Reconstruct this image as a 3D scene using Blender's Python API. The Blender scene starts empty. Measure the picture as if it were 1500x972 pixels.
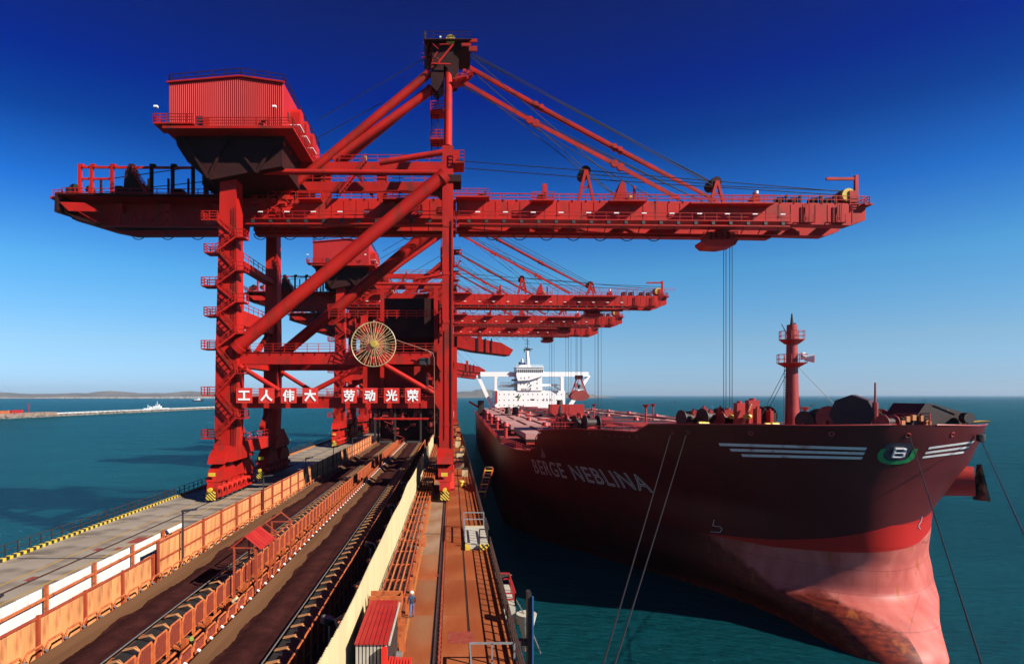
import bpy, bmesh, math, random
from mathutils import Vector, Matrix
R = math.radians
random.seed(7)
scene = bpy.context.scene
col = scene.collection

# ---------------------------------------------------------------- camera, sky, sun
CAMZ = 24.4            # height of the eye above the water
WZ = 9.4               # top of the wharf above the water
cam_d = bpy.data.cameras.new("camera"); cam = bpy.data.objects.new("camera", cam_d); col.objects.link(cam)
cam.location = (0, 0, CAMZ); cam.rotation_euler = (R(90), 0, 0)
cam_d.sensor_width = 36; cam_d.lens = 21.6; cam_d.shift_x = 0.0587; cam_d.shift_y = 0.062
cam_d.clip_start = 0.5; cam_d.clip_end = 60000
scene.camera = cam
SUN_AZ, SUN_EL = R(59), R(35)
sdir = Vector((math.cos(SUN_EL)*math.sin(SUN_AZ), -math.cos(SUN_EL)*math.cos(SUN_AZ), math.sin(SUN_EL)))
world = bpy.data.worlds.new("World"); scene.world = world; world.use_nodes = True
wn, wl = world.node_tree.nodes, world.node_tree.links
wn.clear()
wo = wn.new('ShaderNodeOutputWorld'); wb = wn.new('ShaderNodeBackground'); sky = wn.new('ShaderNodeTexSky')
sky.sky_type = 'NISHITA'; sky.sun_disc = False; sky.sun_elevation = SUN_EL
sky.sun_rotation = math.atan2(sdir.x, sdir.y)
sky.air_density = 1.0; sky.dust_density = 0.4; sky.ozone_density = 4.0
wtc = wn.new('ShaderNodeTexCoord'); wsep = wn.new('ShaderNodeSeparateXYZ'); wramp = wn.new('ShaderNodeValToRGB')
wl.new(wtc.outputs['Generated'], wsep.inputs[0]); wl.new(wsep.outputs['Z'], wramp.inputs[0])
SKYRAMP = [(0.0, (.74, 1.15, 1.9)), (0.02, (.74, 1.12, 1.85)), (.08, (.80, 1.12, 1.45)), (.187, (.47, 1.17, 1.52)), (.283, (.10, .66, 1.48)), (.368, (.009, .26, .92)), (.43, (.003, .125, .86)), (.50, (.03, .12, .66)), (.56, (.05, .10, .50)), (1.0, (.05, .09, .44))]
el = wramp.color_ramp.elements
for i, (p, c) in enumerate(SKYRAMP):
    e = el[i] if i < 2 else el.new(p)
    e.position = p; e.color = (c[0]/4, c[1]/4, c[2]/4, 1)
wmix = wn.new('ShaderNodeVectorMath'); wmix.operation = 'MULTIPLY'
wsc = wn.new('ShaderNodeVectorMath'); wsc.operation = 'SCALE'; wsc.inputs['Scale'].default_value = 4.0
wl.new(sky.outputs[0], wmix.inputs[0]); wl.new(wramp.outputs[0], wmix.inputs[1])
wl.new(wmix.outputs[0], wsc.inputs[0]); wl.new(wsc.outputs[0], wb.inputs[0]); wb.inputs[1].default_value = 0.05
wl.new(wb.outputs[0], wo.inputs[0])
sun_d = bpy.data.lights.new("sun", 'SUN'); sun_d.energy = 5.0; sun_d.angle = R(0.5); sun_d.color = (1.0, .93, .82)
sun = bpy.data.objects.new("sun", sun_d); col.objects.link(sun); sun.location = (0, -50, 120)
sun.rotation_euler = (-sdir).to_track_quat('-Z', 'Y').to_euler()
scene.view_settings.view_transform = 'Standard'; scene.view_settings.look = 'None'
scene.cycles.diffuse_bounces = 1; scene.cycles.glossy_bounces = 2
scene.view_settings.exposure = 0.8; scene.view_settings.gamma = 1

# ---------------------------------------------------------------- materials
MATS = {}
KP = dict(white_paint=.95, ship_white=.95, far_white=.8, roller_white=.9, helmet=.9, white_sheet=.78, ship_gear_dark=.32, concrete_side=.5, cream_sheet=.62, fence_sheet=.66, orange_steel=.66, fence_post=.7, guard_mesh=.7, belt_rubber=.46, rope_steel=.22, crane_red=.80, crane_red_house=.80, bright_red=.80, mast_red=.75, ship_gear=.75, hull_letter=.68, hull_letter_inner=.8, yellow_paint=.75, gold=.8, brass_spoke=.68, copper_cable=.35, window_dark=1, logo_green=.6, hatch_pink=.62, deck_red=.62, far_hill=.8, far_ground=.8, concrete=.54, concrete_light=.52, concrete_ore=.58, iron_ore=.6, container_white=.7, anchor_rust=.6, grey_galv=.7, orange_line=.6)
def mat(name, c1, c2=None, rough=.6, scale=1.0, metal=0.0, bump=0.0, bscale=None, detail=5, stretch=(1, 1, 1), spots=None, coord='Object', spec=.5, ramp=(.35, .65), vary=0):
    """colour noise between c1 and c2; optional third colour as irregular stains"""
    k = KP.get(name, .50)          # paint strengths for the exposure set above
    c1 = tuple(v*k for v in c1); c2 = tuple(v*k for v in c2) if c2 else None
    if spots: spots = (tuple(v*k for v in spots[0]),)+spots[1:]
    m = bpy.data.materials.new(name); m.use_nodes = True
    n, l = m.node_tree.nodes, m.node_tree.links
    b = n['Principled BSDF']; b.inputs['Roughness'].default_value = rough; b.inputs['Metallic'].default_value = metal
    b.inputs['Specular IOR Level'].default_value = spec
    tc = n.new('ShaderNodeTexCoord'); mp = n.new('ShaderNodeMapping'); mp.inputs['Scale'].default_value = stretch
    l.new(tc.outputs[coord], mp.inputs[0])
    no = n.new('ShaderNodeTexNoise'); no.inputs['Scale'].default_value = scale; no.inputs['Detail'].default_value = detail
    l.new(mp.outputs[0], no.inputs[0])
    rp = n.new('ShaderNodeValToRGB'); rp.color_ramp.elements[0].position = ramp[0]; rp.color_ramp.elements[1].position = ramp[1]
    rp.color_ramp.elements[0].color = (*c1, 1); rp.color_ramp.elements[1].color = (*(c2 or c1), 1)
    l.new(no.outputs[0], rp.inputs[0]); out = rp.outputs[0]
    if spots:
        c3, sc3, lo, hi = spots
        n3 = n.new('ShaderNodeTexNoise'); n3.inputs['Scale'].default_value = sc3; n3.inputs['Detail'].default_value = 8
        l.new(mp.outputs[0], n3.inputs[0])
        r3 = n.new('ShaderNodeValToRGB'); r3.color_ramp.elements[0].position = lo; r3.color_ramp.elements[1].position = hi
        l.new(n3.outputs[0], r3.inputs[0])
        mx = n.new('ShaderNodeMixRGB'); l.new(r3.outputs[0], mx.inputs[0]); l.new(out, mx.inputs[1]); mx.inputs[2].default_value = (*c3, 1)
        out = mx.outputs[0]
    if vary:      # each piece a little lighter or darker than its neighbour
        oi = n.new('ShaderNodeObjectInfo'); mr = n.new('ShaderNodeMapRange'); mr.inputs['To Min'].default_value = 1-vary; mr.inputs['To Max'].default_value = 1+vary*.6
        l.new(oi.outputs['Random'], mr.inputs['Value']); hv = n.new('ShaderNodeHueSaturation'); l.new(mr.outputs[0], hv.inputs['Value']); l.new(out, hv.inputs['Color']); out = hv.outputs[0]
    l.new(out, b.inputs['Base Color'])
    if bump:
        nb = n.new('ShaderNodeTexNoise'); nb.inputs['Scale'].default_value = bscale or scale*4; nb.inputs['Detail'].default_value = 6
        l.new(mp.outputs[0], nb.inputs[0])
        bp = n.new('ShaderNodeBump'); bp.inputs['Strength'].default_value = bump; bp.inputs['Distance'].default_value = .05
        l.new(nb.outputs[0], bp.inputs['Height']); l.new(bp.outputs[0], b.inputs['Normal'])
    MATS[name] = m
    return m
mat('crane_red', (.44, .010, .007), (.55, .017, .010), .55, .25, bump=.15, bscale=3, stretch=(1, 1, .4), spots=((.19, .026, .016), .6, .50, .74), spec=.2, vary=.16)
mat('crane_red_house', (.50, .018, .02), (.56, .024, .024), .5, .15, stretch=(3, 3, .4), spots=((.36, .02, .015), .8, .6, .8), spec=.25)
mat('dark_steel', (.03, .028, .028), (.07, .05, .045), .6, 2)
mat('rope_steel', (.025, .022, .03), (.045, .04, .045), .5, 3)
mat('gold', (.62, .40, .05), (.75, .5, .1), .35, 3, metal=.3)
mat('brass_spoke', (.70, .48, .22), (.8, .6, .3), .4, 3)
mat('copper_cable', (.65, .22, .12), (.7, .3, .18), .5, 2)
mat('white_paint', (.78, .78, .76), (.82, .81, .78), .5, 1, spots=((.55, .42, .32), 1.5, .66, .8))
mat('ship_white', (.80, .80, .80), (.84, .84, .83), .45, .3)
mat('window_dark', (.02, .025, .03), (.03, .035, .04), .15, 1)
mat('yellow_paint', (.75, .50, .03), (.8, .55, .05), .5, 2)
mat('black_paint', (.02, .02, .02), (.03, .03, .03), .6, 2)
mat('concrete', (.40, .32, .24), (.54, .45, .35), .85, .12, bump=.3, bscale=8, spots=((.20, .15, .11), .22, .48, .64), vary=.12)
mat('concrete_light', (.42, .32, .22), (.54, .43, .32), .85, .3, bump=.3, bscale=8, spots=((.27, .2, .15), .4, .5, .7), vary=.12)
mat('concrete_ore', (.40, .090, .028), (.54, .165, .060), .9, .35, bump=.3, bscale=9, stretch=(1, .35, 1), spots=((.42, .24, .13), .14, .60, .80), spec=.1, vary=.12)
mat('concrete_tan', (.46, .24, .13), (.58, .37, .24), .9, .5, bump=.3, bscale=9, stretch=(1, .4, 1), spots=((.36, .16, .08), .35, .5, .7), spec=.1, vary=.15)
mat('floor_red', (.42, .035, .02), (.5, .06, .03), .8, 2, spots=((.4, .13, .05), 3, .5, .65))
mat('concrete_side', (.20, .14, .10), (.30, .22, .17), .9, .5, spots=((.16, .06, .03), .5, .5, .7))
mat('ore_shade_floor', (.10, .035, .02), (.17, .06, .03), .95, 1)  # ore dust brown, with the shade around the conveyors put into the colour
mat('rail_steel', (.10, .05, .04), (.16, .08, .06), .5, 2)
mat('yellow_line', (.80, .46, .06), (.74, .40, .08), .8, 3)
mat('orange_line', (.75, .24, .03), (.66, .2, .04), .8, 3, spots=((.45, .15, .07), 3, .55, .7))
mat('orange_steel', (.62, .13, .03), (.75, .2, .06), .55, 1.5, spots=((.30, .06, .03), 2.5, .55, .72))
mat('fence_sheet', (.86, .33, .11), (.95, .48, .20), .6, .45, stretch=(1, 1, .25), spots=((.42, .12, .04), 1.1, .56, .74), vary=.16)
mat('fence_post', (.40, .05, .02), (.52, .09, .03), .6, 1.5)
mat('cream_sheet', (.86, .68, .36), (.92, .77, .46), .6, .6, stretch=(1, 1, .16), spots=((.60, .36, .16), .7, .53, .76), vary=.09)
mat('white_sheet', (.72, .72, .70), (.80, .80, .78), .6, .8, stretch=(1, 1, .2), spots=((.55, .45, .35), 1.5, .6, .8))
mat('belt_rubber', (.16, .070, .030), (.24, .11, .05), .8, .5, stretch=(3, .12, 1), spec=.15)
mat('iron_ore', (.050, .014, .013), (.085, .024, .020), .95, 1.2, bump=1.0, bscale=6, spec=.05)
mat('guard_mesh', (.24, .030, .014), (.34, .055, .022), .7, 6, vary=.3)
mat('roller_white', (.80, .80, .80), None, .35)
mat('roller_grey', (.25, .24, .23), (.35, .33, .32), .4, 3)
mat('bright_red', (.70, .025, .015), (.78, .04, .02), .5, .5, spots=((.5, .02, .015), 1.5, .6, .8))
mat('container_white', (.55, .50, .40), (.66, .60, .50), .6, 1)
mat('deck_red', (.33, .035, .03), (.42, .06, .05), .7, .3, spots=((.5, .2, .18), .5, .6, .75))
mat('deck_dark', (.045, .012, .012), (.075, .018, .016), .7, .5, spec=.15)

mat('hatch_pink', (.58, .27, .24), (.68, .38, .35), .7, .12, spots=((.42, .13, .11), .3, .55, .75))
mat('ship_gear', (.34, .022, .018), (.44, .04, .03), .5, 1)
mat('ship_gear_dark', (.05, .03, .03), (.10, .04, .035), .6, 1)
mat('mast_red', (.42, .015, .015), (.5, .03, .02), .5, 1)
mat('hull_letter', (.70, .66, .66), (.78, .74, .74), .6, 2, spots=((.40, .12, .12), 1.0, .58, .75))
mat('hull_letter_inner', (.17, .12, .13), None, .6)
mat('logo_green', (.01, .25, .06), (.015, .3, .08), .5, 2)
mat('logo_navy', (.05, .03, .06), None, .5)
mat('anchor_rust', (.30, .15, .07), (.4, .22, .11), .8, 2, spots=((.05, .04, .04), 1, .42, .55))
mat('rock', (.30, .26, .21), (.42, .38, .32), .9, .3, spots=((.10, .09, .08), .25, .45, .6))
mat('rock_pink', (.42, .27, .2), (.52, .36, .28), .9, .2, spots=((.2, .15, .12), .25, .5, .65))
mat('far_hill', (.10, .11, .10), (.18, .17, .15), .95, .004)
mat('far_ground', (.16, .15, .11), (.3, .27, .22), .95, .01)
mat('far_white', (.75, .73, .70), None, .8)
mat('far_grey', (.38, .38, .37), (.6, .58, .56), .8, .02)
mat('navy_cloth', (.02, .035, .09), None, .8)
mat('jeans', (.05, .10, .22), None, .8)
mat('skin', (.55, .3, .2), None, .6)
mat('helmet', (.85, .85, .82), None, .3)
mat('blue_paint', (.03, .15, .45), None, .5)
mat('grey_galv', (.35, .37, .38), (.45, .47, .48), .4, 3, metal=.4)
mat('green_paint', (.25, .4, .05), None, .6)
def text_mat(): pass
# stripes of hazard paint: alternating by object height
def hazard(name, sc):
    m = bpy.data.materials.new(name); m.use_nodes = True; n, l = m.node_tree.nodes, m.node_tree.links
    b = n['Principled BSDF']; tc = n.new('ShaderNodeTexCoord'); sx = n.new('ShaderNodeSeparateXYZ'); l.new(tc.outputs['Object'], sx.inputs[0])
    a = n.new('ShaderNodeMath'); a.operation = 'ADD'; l.new(sx.outputs['X'], a.inputs[0]); l.new(sx.outputs['Z'], a.inputs[1])
    a2 = n.new('ShaderNodeMath'); a2.operation = 'MULTIPLY'; a2.inputs[1].default_value = sc; l.new(a.outputs[0], a2.inputs[0])
    f = n.new('ShaderNodeMath'); f.operation = 'FRACT'; l.new(a2.outputs[0], f.inputs[0])
    g = n.new('ShaderNodeMath'); g.operation = 'GREATER_THAN'; g.inputs[1].default_value = .5; l.new(f.outputs[0], g.inputs[0])
    mx = n.new('ShaderNodeMixRGB'); mx.inputs[1].default_value = (.75, .52, .05, 1); mx.inputs[2].default_value = (.02, .02, .02, 1)
    l.new(g.outputs[0], mx.inputs[0]); l.new(mx.outputs[0], b.inputs['Base Color']); MATS[name] = m
hazard('hazard', 2.2)
def water_mat():
    m = bpy.data.materials.new('sea_water'); m.use_nodes = True; n, l = m.node_tree.nodes, m.node_tree.links
    b = n['Principled BSDF']; b.inputs['Roughness'].default_value = .12; b.inputs['IOR'].default_value = 1.33
    b.inputs['Specular IOR Level'].default_value = .22
    tc = n.new('ShaderNodeTexCoord')
    no = n.new('ShaderNodeTexNoise'); no.inputs['Scale'].default_value = .012; no.inputs['Detail'].default_value = 4; l.new(tc.outputs['Object'], no.inputs[0])
    rp = n.new('ShaderNodeValToRGB'); rp.color_ramp.elements[0].position = .3; rp.color_ramp.elements[1].position = .7
    rp.color_ramp.elements[0].color = (.0034, .068, .090, 1); rp.color_ramp.elements[1].color = (.0054, .092, .118, 1)
    l.new(no.outputs[0], rp.inputs[0])
    mp = n.new('ShaderNodeMapping'); mp.inputs['Scale'].default_value = (1, 1.0, 1); mp.inputs['Rotation'].default_value = (0, 0, R(25)); l.new(tc.outputs['Object'], mp.inputs[0])
    mp2 = n.new('ShaderNodeMapping'); mp2.inputs['Scale'].default_value = (.45, 1.4, 1); l.new(mp.outputs[0], mp2.inputs[0])
    n1 = n.new('ShaderNodeTexNoise'); n1.inputs['Scale'].default_value = .9; n1.inputs['Detail'].default_value = 9; n1.inputs['Roughness'].default_value = .62
    l.new(mp2.outputs[0], n1.inputs[0])
    n2 = n.new('ShaderNodeTexNoise'); n2.inputs['Scale'].default_value = .05; n2.inputs['Detail'].default_value = 3; l.new(mp2.outputs[0], n2.inputs[0])
    ad = n.new('ShaderNodeMath'); ad.operation = 'MULTIPLY_ADD'; ad.inputs[1].default_value = 3; l.new(n2.outputs[0], ad.inputs[0]); l.new(n1.outputs[0], ad.inputs[2])
    bp = n.new('ShaderNodeBump'); bp.inputs['Strength'].default_value = 1.0; bp.inputs['Distance'].default_value = 5.0
    l.new(ad.outputs[0], bp.inputs['Height']); l.new(bp.outputs[0], b.inputs['Normal'])
    df = n.new('ShaderNodeBsdfDiffuse'); gl = n.new('ShaderNodeBsdfGlossy'); gl.inputs['Roughness'].default_value = .12; gl.inputs['Color'].default_value = (.28, .80, 1.0, 1)
    fr = n.new('ShaderNodeFresnel'); fr.inputs['IOR'].default_value = 1.33; l.new(bp.outputs[0], fr.inputs['Normal']); l.new(bp.outputs[0], gl.inputs['Normal']); l.new(rp.outputs[0], df.inputs['Color']); l.new(bp.outputs[0], df.inputs['Normal'])
    mu = n.new('ShaderNodeMath'); mu.operation = 'MULTIPLY'; mu.inputs[1].default_value = 1.0; l.new(fr.outputs[0], mu.inputs[0]); mn = n.new('ShaderNodeMath'); mn.operation = 'MINIMUM'; mn.inputs[1].default_value = .88; l.new(mu.outputs[0], mn.inputs[0])
    ms = n.new('ShaderNodeMixShader'); l.new(mn.outputs[0], ms.inputs[0]); l.new(df.outputs[0], ms.inputs[1]); l.new(gl.outputs[0], ms.inputs[2]); l.new(ms.outputs[0], n['Material Output'].inputs['Surface'])
    n.remove(b); MATS['sea_water'] = m
water_mat()

# ---------------------------------------------------------------- mesh helpers
class MB:
    def __init__(s): s.v = []; s.f = []
    def add(s, vs, fs):
        o = len(s.v); s.v += [tuple(v) for v in vs]; s.f += [tuple(i+o for i in f) for f in fs]; return s
    def box(s, x0, x1, y0, y1, z0, z1):
        vs = [(x, y, z) for z in (z0, z1) for y in (y0, y1) for x in (x0, x1)]
        return s.add(vs, [(0, 2, 3, 1), (4, 5, 7, 6), (0, 1, 5, 4), (2, 6, 7, 3), (0, 4, 6, 2), (1, 3, 7, 5)])
    def prism(s, pts, a, b):      # pts: list of (x,z); extruded in y from a to b
        n = len(pts); vs = [(x, a, z) for x, z in pts]+[(x, b, z) for x, z in pts]
        fs = [tuple(range(n)), tuple(range(2*n-1, n-1, -1))]+[((i+1) % n, i, i+n, (i+1) % n+n) for i in range(n)]
        return s.add(vs, fs)
    def prismx(s, pts, a, b):     # pts: (y,z) extruded in x
        n = len(pts); vs = [(a, y, z) for y, z in pts]+[(b, y, z) for y, z in pts]
        fs = [tuple(range(n)), tuple(range(2*n-1, n-1, -1))]+[((i+1) % n, i, i+n, (i+1) % n+n) for i in range(n)]
        return s.add(vs, fs)
    def bar(s, p, q, w, h=None, up=(0, 0, 1)):   # rectangular bar
        h = h or w; p, q = Vector(p), Vector(q); d = (q-p).normalized(); u = Vector(up)
        if abs(d.dot(u)) > .98: u = Vector((0, 1, 0))
        a = d.cross(u).normalized(); c = a.cross(d).normalized(); a *= w/2; c *= h/2
        vs = [e+i*a+j*c for e in (p, q) for i, j in ((-1, -1), (1, -1), (1, 1), (-1, 1))]
        return s.add(vs, [(0, 1, 2, 3), (7, 6, 5, 4), (0, 4, 5, 1), (1, 5, 6, 2), (2, 6, 7, 3), (3, 7, 4, 0)])
    def tube(s, p, q, r, n=8, r2=None, caps=True):
        p, q = Vector(p), Vector(q); d = (q-p).normalized(); u = Vector((0, 0, 1))
        if abs(d.z) > .95: u = Vector((1, 0, 0))
        a = d.cross(u).normalized(); c = a.cross(d); r2 = r if r2 is None else r2
        vs = [e+(a*math.cos(2*math.pi*k/n)+c*math.sin(2*math.pi*k/n))*rr for e, rr in ((p, r), (q, r2)) for k in range(n)]
        fs = [(k, (k+1) % n, (k+1) % n+n, k+n) for k in range(n)]
        if caps: fs += [tuple(range(n-1, -1, -1)), tuple(range(n, 2*n))]
        return s.add(vs, fs)
    def path(s, pts, r, n=6):
        for a, b in zip(pts, pts[1:]): s.tube(a, b, r, n)
        return s
    def ring(s, c, rad, r, axis='Y', n=32, m=6, a0=0, a1=2*math.pi):
        c = Vector(c); pts = []
        for k in range(n+1):
            t = a0+(a1-a0)*k/n; ca, sa = rad*math.cos(t), rad*math.sin(t)
            pts.append(c+Vector({'Y': (ca, 0, sa), 'X': (0, ca, sa), 'Z': (ca, sa, 0)}[axis]))
        return s.path(pts, r, m)
    def rail(s, pts, h=1.1, sp=2.0, n=2, r=.045):
        for a, b in zip(pts, pts[1:]):
            a, b = Vector(a), Vector(b); L = (b-a).length; k = max(1, round(L/sp)); up = Vector((0, 0, h))
            for i in range(k+1):
                p = a.lerp(b, i/k); s.bar(p, p+up, 2*r, 2*r)
            for j in range(n):
                o = Vector((0, 0, h*(j+1)/n)); s.bar(a+o, b+o, 2*r, 2*r)
        return s
    def stair(s, p, q, w=.8, axis='Y', rail=True):   # flight in an x-z plane, w in y
        p, q = Vector(p), Vector(q); n = max(3, int(abs((q-p).z)/.5)); o = Vector((0, w/2, 0)) if axis == 'Y' else Vector((w/2, 0, 0))
        for sg in (-1, 1):
            s.bar(p+o*sg, q+o*sg, .08, .28)
            if rail:
                u = Vector((0, 0, 1.0)); s.bar(p+o*sg+u, q+o*sg+u, .09, .09); s.bar(p+o*sg+u*.5, q+o*sg+u*.5, .06, .06)
                for i in range(0, 4): e = p.lerp(q, i/3); s.bar(e+o*sg, e+o*sg+u, .08, .08)
        for i in range(n+1):
            e = p.lerp(q, i/n); s.bar(e-o, e+o, .25, .05)
        return s
    def build(s, name, m, parent=None, smooth=False, kind=None):
        me = bpy.data.meshes.new(name); off = origin(parent)
        me.from_pydata([(x-off.x, y-off.y, z-off.z) for x, y, z in s.v], [], s.f); me.update()
        return link(name, me, m, parent, smooth, kind)
ORG = {}
def origin(p): return ORG.get(p.name, Vector((0, 0, 0))) if p else Vector((0, 0, 0))
def link(name, me, m, parent=None, smooth=False, kind=None, loc=None):
    if m and not me.materials: me.materials.append(MATS[m])
    if smooth:
        me.polygons.foreach_set('use_smooth', [True]*len(me.polygons))
        try: me.set_sharp_from_angle(angle=R(40))
        except Exception: pass
    o = bpy.data.objects.new(name, me); col.objects.link(o)
    if parent: o.parent = parent
    ORG[o.name] = origin(parent) + (Vector(loc) if loc is not None else Vector((0, 0, 0)))
    if loc is not None: o.location = loc
    if kind: o['kind'] = kind
    return o
def tag(o, label=None, cat=None, group=None, kind=None):
    if label: o['label'] = label
    if cat: o['category'] = cat
    if group: o['group'] = group
    if kind: o['kind'] = kind
    return o
def empty(name, loc, label, cat, group=None):
    o = bpy.data.objects.new(name, None); col.objects.link(o); o.location = loc; ORG[o.name] = Vector(loc)
    return tag(o, label, cat, group)
CH = {}
def copy_tree(o, parent=None, skip=()):
    kids = {}
    for x in bpy.data.objects:
        if x.parent: kids.setdefault(x.parent.name, []).append(x)
    def rec(o, parent):
        c = o.copy(); col.objects.link(c); c.parent = parent
        for ch in kids.get(o.name, []):
            if ch.name.split('.')[0] not in skip: rec(ch, c)
        return c
    return rec(o, parent)
def rep(o, offs, parent):         # repeat one part mesh at further offsets
    for d in offs:
        c = o.copy(); col.objects.link(c); c.parent = parent; c.location = Vector(o.location)+Vector(d)
def W(px, py, Y): return Vector(((px-662)*Y/900, Y, CAMZ-(py-579)*Y/900))
def G(px, Y, z): return Vector(((px-662)*Y/900, Y, z))
# ---------------------------------------------------------------- sea and wharf
def sheet(name, x0, x1, y0, y1, z, m, parent=None, kind=None):
    b = MB(); b.add([(x0, y0, z), (x1, y0, z), (x1, y1, z), (x0, y1, z)], [(0, 1, 2, 3)]); return b.build(name, m, parent, kind=kind)
sheet('sea', -30000, 30000, -3000, 40000, 0, 'sea_water', kind='structure')
wharf = MB().box(-41.0, 3.6, -60, 430, -4, WZ-.12).build('wharf', 'concrete_side', kind='structure')
def slabs(x0, x1, m, y0=26.0, y1=186, L=8.0, near=True, far=True):
    n = int((y1-y0)/L); first = None
    b = MB().box(x0, x1, y0+.015, y0+L-.015, WZ-.12, WZ); first = b.build('slab', m, wharf)
    rep(first, [(0, L*k, 0) for k in range(1, n)], wharf)
    if near: MB().box(x0, x1, -60, y0-.015, WZ-.12, WZ).build('slab', m, wharf)
    if far: MB().box(x0, x1, y0+n*L+.015, 430, WZ-.12, WZ).build('slab', m, wharf)
slabs(-40.98, -34.45, 'concrete'); slabs(-33.95, -29.2, 'concrete'); slabs(-29.17, -23.75, 'concrete_light')
slabs(-3.75, -1.25, 'concrete_ore', y1=58, far=False); slabs(-3.75, -1.25, 'concrete_tan', y0=58.0, y1=186, near=False); slabs(-.62, 1.0, 'concrete_ore'); slabs(1.15, 3.58, 'concrete_ore')
MB().box(-23.72, -3.8, -60, 430, WZ-.12, WZ-.02).build('conveyor_floor', 'ore_shade_floor', wharf)
def rail_track(xc, m='rail_steel'):
    b = MB(); b.box(xc-.25, xc+.25, -60, 430, WZ-.12, WZ-.06); b.build('rail_trough', 'dark_steel', wharf)
    MB().box(xc-.04, xc+.04, -60, 430, WZ-.06, WZ+.03).build('rail', m, wharf)
rail_track(-34.2); rail_track(-1.05)
b = MB()      # drag-chain trough beside the seaside rail
for k in range(420): b.box(-.80+.03*(k % 2), -.68+.03*(k % 2), 26+.35*k, 26+.35*k+.28, WZ-.05, WZ+.06)
b.build('cable_chain', 'fence_post', wharf, kind='stuff')
MB().box(1.03, 1.12, -60, 430, WZ-.10, WZ-.04).build('drain_slot', 'dark_steel', wharf)
def line(x, w, m, y0=-20, y1=430): sheet('painted_line', x-w/2, x+w/2, y0, y1, WZ+.004, m, wharf)
line(-35.7, .2, 'yellow_line'); line(-32.4, .2, 'yellow_line'); line(-2.9, .16, 'orange_line')
for x, y, w, l in [(-33.2, 62.5, 1.6, 2.6), (-34.9, 59.5, .6, 1), (-33.0, 59.8, .5, 1.0), (-34.8, 49.8, .6, 1.2), (-.25, 37.2, 1.6, 1.9), (-.3, 66.5, .8, 1.5), (-1.4, 51, .3, .5), (-.5, 51, .3, .5)]:
    sheet('red_floor_mark', x, x+w, y, y+l, WZ+.005, 'floor_red', wharf)
for y, x0, x1 in [(66.6, -3.75, -1.25), (77, -33.9, -31.3), (56.5, -40, -31), (98, -33.9, -30)]:
    MB().box(x0, x1, y, y+.22, WZ-.01, WZ+.02).build('joint_cover', 'dark_steel', wharf)
# kerb with black and yellow blocks
L = .45; ky = MB().box(-40.95, -40.5, 0, L, WZ, WZ+.28).build('kerb_block', 'yellow_paint', wharf); kb = MB().box(-40.95, -40.5, 0, L, WZ, WZ+.28).build('kerb_block', 'black_paint', wharf)
ky.location = (0, 50, 0); kb.location = (0, 50+L, 0)
rep(ky, [(0, 2*L*k, 0) for k in range(1, 54)], wharf); rep(kb, [(0, 2*L*k, 0) for k in range(1, 54)], wharf)
MB().box(-40.95, -40.5, 50+108*L+.01, 400, WZ, WZ+.28).build('kerb', 'orange_line', wharf)
MB().box(3.25, 3.58, -20, 400, WZ, WZ+.22).build('kerb', 'concrete_ore', wharf)

def railing(name, x, y0, y1, sp, h, lab, m, rails=(1.0, .55), r=.045, toe=None):
    t = empty(name, (x, y0, WZ), lab, 'railing')
    p = MB().box(x-.05, x+.05, y0-.05, y0+.05, WZ, WZ+h).build('post', m, t)
    rep(p, [(0, sp*k, 0) for k in range(1, int((y1-y0)/sp))], t)
    for f in rails: MB().tube((x, y0, WZ+h*f), (x, y1, WZ+h*f), r, 6).build('rail', m, t)
    if toe: MB().box(x-.03, x+.03, y0, y1, WZ+toe[0], WZ+toe[1]).build('toe_board', m, t)
    return t
railing('steel_railing', -41.15, 50, 235, 1.65, 1.25, 'long dark steel railing along the far left sea edge of the wharf', 'dark_steel')
railing('steel_railing', 3.68, 27, 59.5, 1.25, 1.35, 'near stretch of low steel railing on the wharf edge beside the ship', 'rail_steel', rails=(1.0, .64), toe=(.22, .46))
railing('steel_railing', 3.68, 70, 235, 1.25, 1.35, 'far stretch of steel railing on the wharf edge beyond the white plate', 'rail_steel', rails=(1.0, .64), toe=(.22, .46))

# ---------------------------------------------------------------- wind fences
def sheet_mesh(h, w=1.1):     # ribbed sheet standing in the y-z plane
    b = MB(); prof = []; k = 5
    for i in range(k):
        y = i*w/k; prof += [(0, y), (0, y+w/k*.55), (.05, y+w/k*.65), (.05, y+w/k*.9)]
    prof.append((0, w-.02)); n = len(prof)
    vs = [(x, y, z) for z in (0, h) for x, y in prof]+[(x-.03, y, z) for z in (0, h) for x, y in prof]
    fs = [(i, i+1, n+i+1, n+i) for i in range(n-1)]+[(2*n+i+1, 2*n+i, 3*n+i, 3*n+i+1) for i in range(n-1)]
    fs += [(n+i, n+i+1, 3*n+i+1, 3*n+i) for i in range(n-1)]
    b.add(vs, fs); return b
def fence(x, y0, y1, h, z0, lab, msheet, mpost, sp=4.5, nr=(.52, .97), jitter=0.0, pname='wall_sheet', post_h=0, front=.08):
    t = empty('windbreak_fence', (x, y0, z0), lab, 'fence', None)
    base = sheet_mesh(h); me = bpy.data.meshes.new(pname); me.from_pydata(base.v, [], base.f); me.materials.append(MATS[msheet])
    n = int((y1-y0)/1.12)
    for k in range(n):
        o = bpy.data.objects.new(pname, me); col.objects.link(o); o.parent = t
        o.location = (random.uniform(-.02, .02), k*1.12, jitter*(math.sin(k*.7)+random.uniform(-.5, .5)))
    p = MB().box(x+front-.02, x+front+.14, y0-.1, y0+.1, z0, z0+h+post_h+.1).build('post', mpost, t)
    rep(p, [(0, sp*k, 0) for k in range(1, int((y1-y0)/sp)+1)], t)
    for f in nr: MB().bar((x+front, y0, z0+h*f), (x+front, y1, z0+h*f), .12, .12).build('rail', mpost, t)
    return t
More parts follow.
